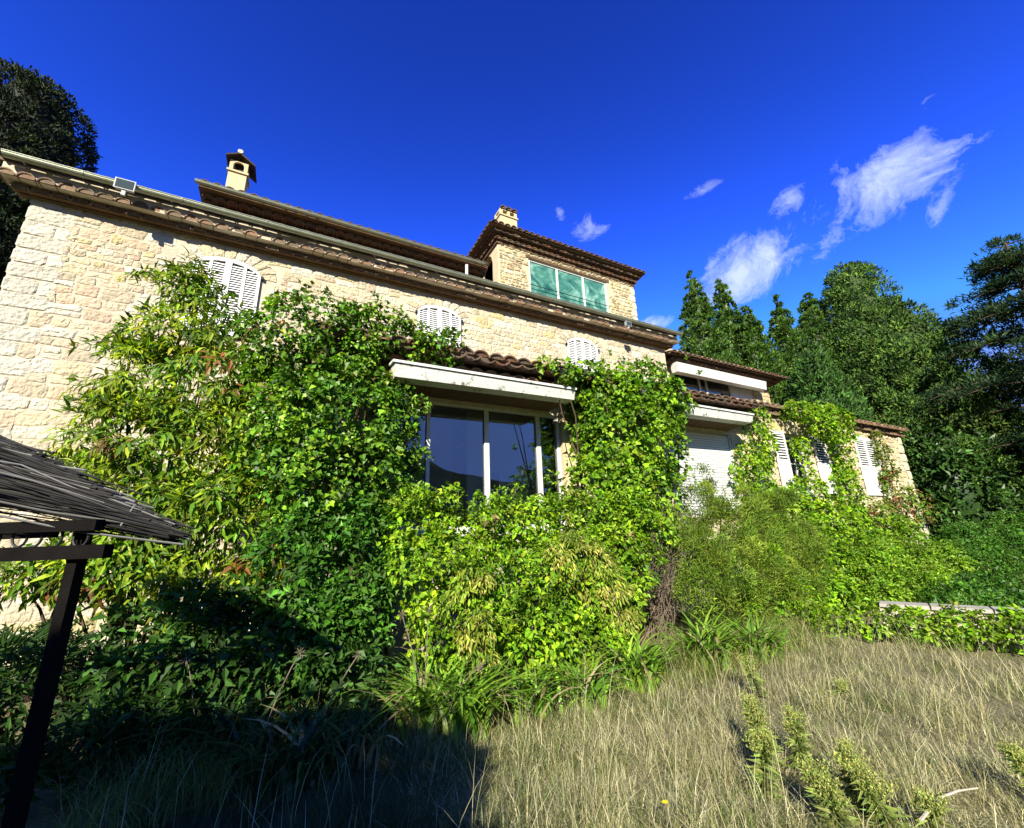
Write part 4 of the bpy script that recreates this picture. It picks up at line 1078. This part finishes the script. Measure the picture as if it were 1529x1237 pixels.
def pedestal():
    p = at(918, 930, 4.55); t = thing('stone_pedestal', 'small grey stone pedestal with a flat cap in the hedge', 'pedestal', (p[0], p[1], 0))
    x, y = p[0], p[1]; zt = zp(918, 889, 4.55)
    part('column', MB().hexa([(x - .06, y - .06, 0), (x + .06, y - .06, 0), (x + .06, y + .06, 0), (x - .06, y + .06, 0), (x - .045, y - .045, zt - .04), (x + .045, y - .045, zt - .04), (x + .045, y + .045, zt - .04), (x - .045, y + .045, zt - .04)]), 'pedestal', t)
    mb = MB(); th = np.arange(16) * 2 * np.pi / 16; V = [(x + .1 * math.cos(a) * q, y + .1 * math.sin(a) * q, z) for q, z in ((.7, zt - .045), (1, zt - .02), (1, zt), (.85, zt + .008)) for a in th]
    mb.add(V, [(k * 16 + i, k * 16 + (i + 1) % 16, (k + 1) * 16 + (i + 1) % 16, (k + 1) * 16 + i) for k in range(3) for i in range(16)])
    mb.add([V[48 + i] for i in range(16)] + [(x, y, zt + .008)], [(i, (i + 1) % 16, 16) for i in range(16)]); part('cap', mb, 'pedestal', t)


pedestal()


def garden_wall():
    a, b = np.array([8.12, 3.55]), np.array([10.4, -2.2]); d = (b - a) / np.linalg.norm(b - a); n = np.array([-d[1], d[0]])
    t = thing('garden_wall', 'low pale stone garden wall at the right edge of the dry grass', 'wall', (*a, 0))
    def q(s, o, z): p = a + d * s + n * o; return (p[0], p[1], z)
    Ln = np.linalg.norm(b - a)
    part('footing', MB().hexa([q(0, 0, -.1), q(Ln, 0, -.1), q(Ln, .26, -.1), q(0, .26, -.1), q(0, 0, .42), q(Ln, 0, .42), q(Ln, .26, .42), q(0, .26, .42)]), 'mortar', t)
    s = 0; r = random.Random(4)
    while s < Ln:
        e = min(Ln, s + r.uniform(.5, .8)); h = .47 + r.uniform(0, .015)
        part('coping_stone', MB().hexa([q(s + .006, -.04, .425), q(e - .006, -.04, .425), q(e - .006, .30, .425), q(s + .006, .30, .425), q(s + .012, -.03, h), q(e - .012, -.03, h), q(e - .012, .29, h), q(s + .012, .29, h)]), 'kerb', t); s = e


garden_wall()


# ------------------------------------------------------------------ trees behind the house
def profile_tree(name, label, cat, top, dz, prof, seed, pal, L, W, rc, dens=1.0, matn='needle', group=None, droop=0.0, up=.6, lump=.12, base_z=0.0, ncull=.2, trunk_r=.25, lean=0.0, cover=1.0, rough=.5):
    """tree whose silhouette half-width (photo pixels at depth dz) follows prof [(photo y, half width, x offset)]"""
    r = np.random.default_rng(seed); ax = dep(top[0], top[1], dz)
    pts = [(dep(top[0] + (p[2] if len(p) > 2 else 0), p[0], dz), p[1] * dz / F) for p in prof]
    zs = np.array([p[0][2] for p in pts])[::-1]; ws = np.array([p[1] for p in pts])[::-1]
    xs = np.array([p[0][0] for p in pts])[::-1]; ysn = np.array([p[0][1] for p in pts])[::-1]
    x0, y0 = ax[0], ax[1]
    zz = np.linspace(max(zs[0], base_z), zs[-1], 200); ww = np.interp(zz, zs, ws)
    area = np.trapezoid(2 * np.pi * ww, zz) if hasattr(np, 'trapezoid') else np.trapz(2 * np.pi * ww, zz)
    n = int(area / (rc * rc) * .7 * dens); cdf = np.cumsum(ww + .1); cdf /= cdf[-1]
    mb = MB()
    for fr, cnt in ((1.0, n), (.7, int(n * .45))):
        z = np.interp(r.random(cnt), cdf, zz); th = r.uniform(0, 2 * np.pi, cnt); w = np.interp(z, zs, ws)
        ph = np.sin(3 * th + z * 1.1 + seed) * .5 + np.sin(7 * th - z * 2.3) * .35 + np.sin(11 * th + z * 4.1) * .25
        rcs = np.clip(w / 1.6, .25, 1.0) * rc
        rad = np.maximum(w - rcs * .8, .02) * fr * (.93 + .10 * r.random(cnt) + lump * ph)
        out = np.stack([np.cos(th), np.sin(th), np.full(cnt, .25)], 1)
        cxs = x0 + (z - zs[-1]) * lean; 
        pos = np.stack([cxs + np.cos(th) * rad, y0 + np.sin(th) * rad, z], 1)
        view = unit(pos - np.array([0, 0, H])); fac = -(unit(out) * view).sum(1); k = (fac > -.3) | (r.random(cnt) < ncull)
        pos, out = pos[k], unit(out[k])
        nl = max(4, int(2.2 * rc * rc * 6 / (L * W) * .36 * cover))
        clump_leaves(mb, pos, out, rcs[k] * (.7 + .6 * r.random(len(pos))), nl, L, W, pal, r, droop, 1, up, .1, rough, vw=1.1)
    t = thing(name, label, cat, (x0, y0, base_z), group)
    part('crown', mb, matn, t)
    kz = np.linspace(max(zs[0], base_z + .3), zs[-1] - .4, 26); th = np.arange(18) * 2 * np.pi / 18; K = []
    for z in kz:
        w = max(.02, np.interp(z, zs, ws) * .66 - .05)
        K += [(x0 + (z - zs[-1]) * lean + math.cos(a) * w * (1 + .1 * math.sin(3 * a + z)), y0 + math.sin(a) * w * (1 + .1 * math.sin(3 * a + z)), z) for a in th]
    part('dark_core', MB().add(K, [(i * 18 + j, i * 18 + (j + 1) % 18, (i + 1) * 18 + (j + 1) % 18, (i + 1) * 18 + j) for i in range(25) for j in range(18)], np.array(pal).mean(0) * .6), matn, t)  # solid shell added to block the sky; crown's inner shade in its colour
    tb = MB().tube([(x0, y0, base_z - .2), (x0 + .05, y0, (base_z + zs[-1]) * .5), (x0, y0, zs[-1] - .6)], trunk_r, .04, 7); part('trunk', tb, 'bark', t)
    return t


def build_trees():
    P1 = [(.045, .10, .012), (.06, .13, .016), (.03, .075, .010), (.085, .155, .02)]
    P2 = [(.045, .10, .014), (.065, .13, .018), (.028, .065, .010), (.09, .155, .022)]
    P3 = [(.03, .08, .012), (.04, .10, .014)]
    rows = [((1031, 412), 24, [(408, 2), (432, 9), (460, 16), (500, 24), (540, 32), (600, 48), (760, 60)], 'leftmost pointed evergreen behind the raised extension'),
            ((1074, 418), 25, [(414, 2), (440, 9), (480, 16), (520, 21), (560, 28), (600, 40), (760, 50)], 'second pointed evergreen from the left behind the raised extension'),
            ((1112, 462), 23, [(458, 2), (480, 11), (510, 19), (560, 28), (600, 45), (760, 50)], 'shorter bushy evergreen in the middle of the row behind the extension'),
            ((1160, 448), 24, [(444, 2), (470, 10), (500, 17), (540, 26), (600, 40), (760, 50)], 'pointed evergreen right of the extension roof'),
            ((1207, 446), 27, [(442, 4), (465, 14), (500, 22), (560, 30), (640, 40), (760, 50)], 'slim leaning evergreen left of the big round cypress')]
    for k, (tp, dz, pr, lb) in enumerate(rows):
        profile_tree('evergreen_tree', lb, 'tree', tp, dz, pr, 300 + k, P1, .18, .075, .32, 1.2, 'leaf_gloss', 'evergreens in a row behind the extension', -.6, .5, .09, lean=[0, 0, 0, .02, .10][k])
    profile_tree('cone_cypress', 'small clipped cone cypress right of the extension eaves', 'tree', (1203, 512), 19, [(512, 4), (540, 16), (580, 32), (620, 46), (700, 60), (780, 66)], 310, P3, .22, .08, .25, 1.0, 'needle', None, -.6, .3, .05)
    profile_tree('cypress_tree', 'tall round-topped cypress against the sky', 'tree', (1264, 401), 26, [(401, 10), (410, 24), (430, 36), (470, 43), (540, 52), (640, 70), (800, 90)], 311, P2, .20, .08, .50, 1.0, 'needle', 'big cypresses', -.5, .5, .10, rough=.3)
    profile_tree('cypress_tree', 'broad light green cypress right of the round-topped one', 'tree', (1322, 452), 24.5, [(452, 10), (465, 26), (500, 48), (550, 72), (620, 96), (700, 112), (800, 120)], 312, P2, .20, .08, .50, 1.0, 'needle', 'big cypresses', -.5, .5, .12, rough=.3)
    profile_tree('dark_evergreen', 'dark evergreen mass between the cypresses and the cedar', 'tree', (1385, 560), 28, [(540, 8), (570, 40), (640, 70), (720, 90), (820, 100)], 313, [(.018, .05, .012), (.03, .07, .014), (.04, .085, .018)],   .26, .12, .45, 1.0, 'needle', None, .1, .5, .2)
    profile_tree('background_tree', 'dark green tree low behind the far corner of the wing', 'tree', (1390, 640), 20, [(630, 8), (650, 40), (690, 60), (760, 70), (850, 74)], 314, [(.025, .065, .012), (.04, .09, .016), (.05, .11, .02)], .28, .13, .38, 1.0, 'leaf_gloss', None, .2, .5, .2)
    # dark tall conifer behind the left end of the house
    profile_tree('tall_conifer', 'dark tall clipped conifer behind the left end of the house', 'tree', (62, 138), 17, [(138, 20), (145, 38), (165, 58), (200, 70), (300, 78), (420, 84), (800, 95)], 320, [(.010, .020, .006), (.016, .028, .008), (.008, .016, .006), (.03, .045, .01)], .17, .07, .28, .9, 'needle', None, -.5, .3, .05)
    profile_tree('dark_conifer', 'black-green conifer at the left edge behind the house corner', 'tree', (-30, 230), 15, [(230, 30), (260, 60), (330, 80), (480, 92), (800, 100)], 321, [(.010, .020, .006), (.016, .028, .008), (.008, .016, .006)], .17, .07, .28, 1.1, 'needle', None, -.4, .3, .08)
    # cedar with layered boughs
    r = np.random.default_rng(330); dz = 20; top = dep(1500, 362, dz); x0, y0, zt = top; mb = MB(); tb = MB()
    tb.tube([(x0, y0, -.2), (x0 + .1, y0, zt * .5), (x0, y0, zt)], .42, .05, 8)
    right = RM[:, 0] * np.array([1, 1, 0]); right /= np.linalg.norm(right)
    C0 = [(.022, .05, .014), (.03, .065, .018), (.016, .036, .012), (.045, .085, .022), (.02, .05, .022)]
    for k in range(150):
        z = zt * (.16 + .84 * r.random() ** .8); f_ = 1 - (z / zt); ln = (.5 + 4.7 * min(1, f_ * 1.9) ** .8) * r.uniform(.7, 1.08)
        a = r.uniform(0, 2 * np.pi); d = np.array([math.cos(a), math.sin(a), 0.0])
        ts = np.linspace(0, 1, 7)[:, None]; p = np.array([x0, y0, z]) + d * ln * ts + np.array([0, 0, 1.0]) * (.35 * ln * ts * .6 - .32 * ln * ts ** 2)
        tb.tube(p, .05, .01, 4)
        m = int(ln * 9); tt = r.uniform(.18, 1.05, m); s = np.array([-d[1], d[0], 0])
        pos = np.array([x0, y0, z]) + d * (ln * tt)[:, None] + s * (r.normal(0, 1, m) * (.16 * ln * (1.15 - tt) + .12))[:, None] + np.array([0, 0, 1.0]) * (.21 * ln * tt - .32 * ln * tt ** 2 + r.normal(0, .06, m))[:, None]
        clump_leaves(mb, pos, np.tile(unit(d * .6 + np.array([0, 0, .9])), (m, 1)), np.full(m, .24), 13, .28, .062, C0, r, .0, 1, .9, .1, .4)
    t = thing('cedar_tree', 'large dark cedar with layered boughs at the right edge', 'tree', (x0, y0, 0)); part('crown', mb, 'needle', t); part('trunk', tb, 'bark', t, kind=None)


build_trees()


def oak(name, label, x, y, cz, R, seed):
    pal = [(.03, .06, .014), (.04, .08, .018)]; r = np.random.default_rng(seed)
    mb = MB(); n = int(2600 * R[0] * R[2] / 9)
    u = rsph(n, r); fr = r.uniform(.35, 1.0, n) ** .6
    ph = np.sin(u @ np.array([5.1, 3.3, 4.7]) + seed) * .10
    pos = np.array([x, y, cz]) + np.array(R) * u * (fr * (1 + ph))[:, None]
    clump_leaves(mb, pos, u, np.full(n, .34), 8, .38, .22, pal, r, .1, 1)
    t = thing(name, label, 'tree', (x, y, 0), 'trees behind the camera'); part('crown', mb, 'leaf_gloss', t)
    part('trunk', MB().tube([(x, y, -.4), (x + .15, y, cz * .5), (x, y, cz + .5)], .3, .1, 8), 'bark', t)


oak('holm_oak', 'holm oak behind the viewer shading the pergola', -6.0, -3.2, 2.3, (3.2, 2.2, 3.2), 401)
oak('holm_oak', 'farther holm oak behind the viewer left of the first', -11.3, -3.4, 2.3, (3.6, 2.2, 3.2), 402)


# ------------------------------------------------------------------ pergola with reed thatch at the left edge
def pergola():
    DZ = 2.4; r = np.random.default_rng(60)
    t = thing('pergola', 'dark wooden pergola with a ragged black reed roof in the left foreground', 'pergola', dep(118, 830, DZ) * np.array([1, 1, 0]))
    b = dep(0, 826, DZ) - dep(160, 823, DZ); b[2] = 0; b /= np.linalg.norm(b)         # along the beams, leftwards
    n = np.array([-b[1], b[0], 0]);
    if n @ RM[:, 2] < 0: n = -n                                                          # away from the camera
    up = np.array([0, 0, 1.0])

    def bar(p, q, w, h, side=n, C=None):
        p, q = np.asarray(p), np.asarray(q); d = unit(q - p); s = unit(side - d * (side @ d)); u = np.cross(s, d); u = u if u[2] >= 0 else -u
        v = [p - s * w - u * h, q - s * w - u * h, q + s * w - u * h, p + s * w - u * h, p - s * w + u * h, q - s * w + u * h, q + s * w + u * h, p + s * w + u * h]
        return MB().hexa(v)
    post = dep(124, 800, DZ); g0 = -.3
    part('post', bar((post[0], post[1], g0), (post[0], post[1], post[2] + .03), .03, .03, b), 'post_wood', t)
    far = post + n * 1.5; part('post', bar((far[0] - 2.0, far[1], g0), (far[0] - 2.0, far[1], post[2] + .03), .03, .03, b), 'post_wood', t)
    pl = post + b * 2.2; part('post', bar((pl[0], pl[1], g0), (pl[0], pl[1], post[2] + .03), .03, .03, b), 'post_wood', t)
    e1, e2 = dep(162, 823, DZ - .06), dep(150, 784, DZ - .06)
    part('beam', bar(e1, e1 + b * 2.6, .03, .037), 'post_wood', t)
    part('beam', bar(e2, e2 + b * 2.6, .03, .03), 'post_wood', t)
    rf = part('rafter', bar(e2 + n * 1.0 + b * 1.3, e2 + b * 2.6 + n * 1.0, .03, .03), 'post_wood', t)
    for px in (30, 52, 82, 121, -10):
        c = dep(px, 803, DZ - .06); a = np.linspace(0, 2 * np.pi * (.8 if px in (52, 82) else 1), 17)
        part('iron_ring', MB().tube([c + b * .042 * math.cos(q) + up * .05 * math.sin(q) for q in a], .007, k=5), 'iron', t)
    # thatch: overlapping layers of reeds running down to the right
    s = dep(285, 797, DZ) - dep(0, 722, DZ); s /= np.linalg.norm(s)
    tip = dep(268, 800, DZ); q = tip - np.array([0, 0, H]); q[2] = 0; q = unit(q); q = unit(q + b * .12)
    w = unit(np.cross(q, s)); w = w if w[2] > 0 else -w
    mb = MB()
    for lay in range(9):
        back = lay * .13; lift = .012 + lay * .027
        for k in range(230):
            u = r.uniform(-.02, .6) if k > 70 else r.uniform(-.03, .10)
            st = tip - s * (back + r.uniform(-.07, .16)) + q * u + w * (lift + r.normal(0, .012) * (1 if r.random() < .8 else 2.5))
            ln = r.uniform(.7, 1.5); dr = unit(-s + r.normal(0, .045, 3)); sag = w * r.normal(0, .02)
            g = r.uniform(.25, 1.0); c = np.array((.030, .028, .026)) * g if r.random() < .84 else np.array((.13, .127, .12)) * r.uniform(.4, 1.2)
            mb.tube([st, st + dr * ln * .5 + sag, st + dr * ln], r.uniform(.0028, .0065), None, 4, c)
    part('reed_thatch', mb, 'reed', t, kind='stuff')
    mb = MB()
    for k in range(5):
        st = tip - s * r.uniform(.1, 1.2) + q * r.uniform(-.05, .0) - w * r.uniform(0, .04); mb.tube([st, st - s * .2 - up * .02, st - s * .45 - up * r.uniform(0, .05)], .003, .002, 4, np.array((.05, .047, .044)))
    part('loose_reeds', mb, 'reed', t, kind='stuff')
    for k in (.33, .98):
        c = tip - s * k + q * -.025; part('binding_wire', MB().tube([c - w * .03, c + w * (.05 + k * .12)], .0035, k=4), 'lamp_grey', t)


pergola()


# ------------------------------------------------------------------ dry grass, weeds, small things
def wall_line(y): return 7.75 + (4.45 - y) * (10.4 - 7.75) / (4.45 + 2.2) - .28


def border(x): return 4.15 + .25 * np.sin(x * .9) + .35 * np.clip((x - 5.5) / 3, 0, 1)


def grass():
    r = np.random.default_rng(70); mb = MB()
    straw = np.array([(.47, .42, .22), (.37, .34, .16), (.62, .56, .34), (.17, .15, .06), (.43, .42, .24)])
    green = np.array([(.12, .17, .03), (.17, .20, .05), (.09, .13, .03)])

    def field(n, rmin, rmax, Lm, Wm, tuft):
        nc = n // 16 if tuft else n
        a = r.uniform(math.radians(-18), math.radians(118), nc); d = np.exp(r.uniform(math.log(rmin), math.log(rmax), nc))
        c = np.stack([d * np.cos(a), d * np.sin(a)], 1)
        pat2 = np.sin(c[:, 0] * 4.3 + 2 + np.sin(c[:, 1] * 2)) * np.sin(c[:, 1] * 5.1 + 1) + .6 * np.sin(c[:, 0] * 9.1) * np.cos(c[:, 1] * 8.3)
        k = (c[:, 1] < border(c[:, 0]) + r.normal(0, .18, nc)) & (c[:, 0] < wall_line(c[:, 1])) & (c[:, 0] > -3.5) & (r.random(nc) < .62 + .38 * pat2)
        c, pat2 = c[k], pat2[k]
        pat = np.sin(c[:, 0] * 1.7 + 1.3 * np.sin(c[:, 1] * 1.3)) * np.sin(c[:, 1] * 2.1 + c[:, 0] * .6)
        tg = r.random(len(c)) < np.clip(.22 + .24 * pat + .12 * (c[:, 1] > 3.2), .08, .6); tl = (.55 + .75 * r.random(len(c))) * (1 + .2 * pat2); tt = r.random(len(c)); taz = r.uniform(0, 6.28, len(c))
        i = np.repeat(np.arange(len(c)), 16) if tuft else np.arange(len(c)); n = len(i)
        off = r.normal(0, .05 if tuft else .0, (n, 2)); P = c[i] + off
        isg = tg[i] & (r.random(n) < .8)
        C = np.where(isg[:, None], green[r.integers(0, 3, n)], straw[r.integers(0, 5, n)]) * ((.5 + .75 * r.random((n, 1))) * (.75 + .5 * tt[i])[:, None])
        shade_dark = P[:, 0] < 1.3 - .25 * (P[:, 1] - 2.6) + r.normal(0, .25, n); C[shade_dark] = np.array((.06, .075, .025)) * (.5 + .9 * r.random((shade_dark.sum(), 1)))  # blades on the shady side recoloured dark, deepening the shade there
        az = np.where(r.random(n) < .55, np.arctan2(off[:, 1], off[:, 0]), taz[i] + r.normal(0, .6, n)) if tuft else r.uniform(0, 6.28, n)
        flat = r.random(n) if tuft else .6 + .6 * r.random(n)
        Ls = Lm * tl[i] * (.5 + .7 * r.random(n))
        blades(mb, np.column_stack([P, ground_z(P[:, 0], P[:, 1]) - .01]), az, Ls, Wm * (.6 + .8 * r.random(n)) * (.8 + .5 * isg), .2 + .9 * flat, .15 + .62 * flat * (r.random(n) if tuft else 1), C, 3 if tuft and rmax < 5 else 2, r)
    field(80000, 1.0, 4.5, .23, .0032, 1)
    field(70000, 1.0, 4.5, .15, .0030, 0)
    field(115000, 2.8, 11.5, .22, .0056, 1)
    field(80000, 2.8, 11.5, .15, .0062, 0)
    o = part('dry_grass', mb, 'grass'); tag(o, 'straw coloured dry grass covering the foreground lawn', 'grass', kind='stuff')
    # taller seeding stalks
    mb = MB(); n = 900; P = np.column_stack([r.uniform(-1, 8.5, n), r.uniform(1.6, 4.4, n)]); P = P[(P[:, 0] < wall_line(P[:, 1]))]; n = len(P)
    C = straw[r.integers(0, 5, n)] * (.7 + .5 * r.random((n, 1)))
    blades(mb, np.column_stack([P, ground_z(P[:, 0], P[:, 1])]), r.uniform(0, 6.28, n), .42 + .3 * r.random(n), np.full(n, .004), .2 + .5 * r.random(n), .1 + .3 * r.random(n), C, 4, r)
    o = part('grass_stalks', mb, 'grass'); tag(o, 'thin taller straw stalks standing over the dry lawn', 'grass', kind='stuff')
    # grassy green fringe at the foot of the border
    mb = MB(); n = 9000; x = r.uniform(-1, 9, n); y = border(x) + r.normal(.15, .28, n); k = x < wall_line(y) + .2; x, y = x[k], y[k]; n = len(x)
    C = np.array([(.14, .20, .03), (.22, .24, .06), (.30, .26, .10), (.10, .16, .025)])[r.integers(0, 4, n)] * (.6 + .6 * r.random((n, 1)))
    blades(mb, np.column_stack([x, y, np.zeros(n)]), r.uniform(0, 6.28, n), .22 + .3 * r.random(n), .007 * (.6 + r.random(n)), .2 + .6 * r.random(n), .2 + .4 * r.random(n), C, 3, r)
    o = part('border_weeds', mb, 'grass'); tag(o, 'rough green weeds along the foot of the planting border', 'weeds', kind='stuff')


grass()


def weed(px, py, dz, hgt, seed, label, bushy=1.0):
    """fleabane: leafy upright stem ending in a tapering head of pale buds"""
    r = np.random.default_rng(seed); top = dep(px, py, dz); b = np.array([top[0] + r.normal(0, .08), top[1] + r.normal(0, .08), float(ground_z(top[0], top[1]))]); mb = MB(); fb = MB(); h = top[2] - b[2]
    st = MB()
    for s_ in range(1):
        st.tube([b, (b + top) / 2 + r.normal(0, .012, 3), top], .006, .003, 5)
    n = int(300 * bushy * h / .6); t = r.uniform(.08, .95, n); P = b + (top - b) * t[:, None]; az = r.uniform(0, 6.28, n)
    D = unit(np.stack([np.cos(az), np.sin(az), r.normal(.45, .45, n)], 1)); C = leaf_colors([(.22, .28, .07), (.27, .32, .09), (.16, .22, .05)], n, r)
    leaf_faces(mb, P, D, np.tile([0, 0, 1.0], (n, 1)) - D * .3, (.12 - .06 * t) * (.4 + .9 * r.random(n)), .008, C, 1, .1, .35)
    nb = int(18 * bushy); k_ = 0
    for q in range(nb):
        t0 = r.uniform(.5, .97); az = r.uniform(0, 6.28); ln = (.045 + .17 * (1 - t0)) * r.uniform(.6, 1.25); s0 = b + (top - b) * t0
        e = s0 + np.array([math.cos(az) * ln * .65, math.sin(az) * ln * .65, ln]); st.tube([s0, (s0 + e) / 2 + np.array([0, 0, -.01]), e], .002, .001, 3)
        m = int(r.uniform(30, 60)); u = r.random(m); P = s0 + (e - s0) * (.45 + .6 * u)[:, None] + r.normal(0, .015, (m, 3))
        C = leaf_colors([(.42, .42, .12), (.34, .38, .10), (.26, .33, .08)], m, r) * r.uniform(.75, 1.15)
        leaf_faces(fb, P, unit(rsph(m, r) + np.array([0, 0, 1.2])), rsph(m, r) + np.array([0, -.5, .5]), .014, .007, np.clip(C, 0, .9), 1, .3, .1)
    th = thing('fleabane_weed', label, 'weed', b, 'tall fleabane weeds in the right foreground')
    part('stem', st, 'leaf', th); part('leaves', mb, 'leaf', th, kind='stuff'); part('flower_head', fb, 'leaf', th, kind='stuff')
    me = th.children[0].data
    a = me.color_attributes.new('col', 'FLOAT_COLOR', 'POINT'); a.data.foreach_set('color', np.tile([.16, .2, .06, 1], len(me.vertices)).astype(np.float32))


for k, (px, py, dz, lb) in enumerate([(1118, 1048, 3.0, 'tall leafy weed, leftmost of the foreground group'), (1142, 1100, 2.7, 'leafy weed just right of the leftmost tall weed'), (1183, 1068, 2.9, 'tall slim weed with its top standing clear above the group'),
                                      (1206, 1148, 2.4, 'weed with a yellow head right of the slim tall weed'), (1262, 1122, 2.5, 'weed with a domed pale head, second from the right of the group'), (1281, 1158, 2.3, 'thick headed weed at the right end of the group'),
                                      (1236, 1175, 2.3, 'small weed between the two yellow headed weeds'), (1402, 1206, 2.2, 'short weed below the dead stick'), (1508, 1120, 2.5, 'weed at the right edge of the picture'), (1262, 1030, 4.0, 'small green weed farther back in the dry grass'), (1112, 985, 4.2, 'small pale weed close to the planting border')]):
    weed(px, py, dz, .6, 500 + k, lb, [1.3, 1.5, 1.1, 1.3, 1.4, 1.6, 1.0, 1.1, 1.1, .7, .6, 1.0][k])


def small_bits():
    r = np.random.default_rng(80)
    a, b, c = dep(1375, 1225, 2.15), dep(1402, 1192, 2.3), dep(1460, 1177, 2.5)
    mb = MB().tube([a, (a + b) / 2, b], .008, .007, 6).tube([b, (b + c) / 2 + np.array([0, 0, .01]), c], .007, .004, 6)
    o = thing('dead_stick', 'bleached bent dead stick lying in the grass at lower right', 'stick', a * np.array([1, 1, 0])); part('stick', mb, 'mortar', o)
    p = dep(993, 1200, 2.2); g = np.array([p[0], p[1], 0.]); mb = MB(); fl = MB()
    mb.tube([g, (g + p) / 2, p], .003, .002, 4)
    for k in range(14):
        a = k * 2.4; d = unit(np.array([math.cos(a), math.sin(a), .5])); leaf_faces(fl, (p)[None], d[None], np.array([[0, 0, 1.0]]), .022, .009, np.array([[.75, .62, .02]]), 1, .05, .1)
    o = thing('yellow_flower', 'small bright yellow dandelion flower in the dry grass', 'flower', g); part('stem', mb, 'twig', o); part('petals', fl, 'leaf', o)


small_bits()
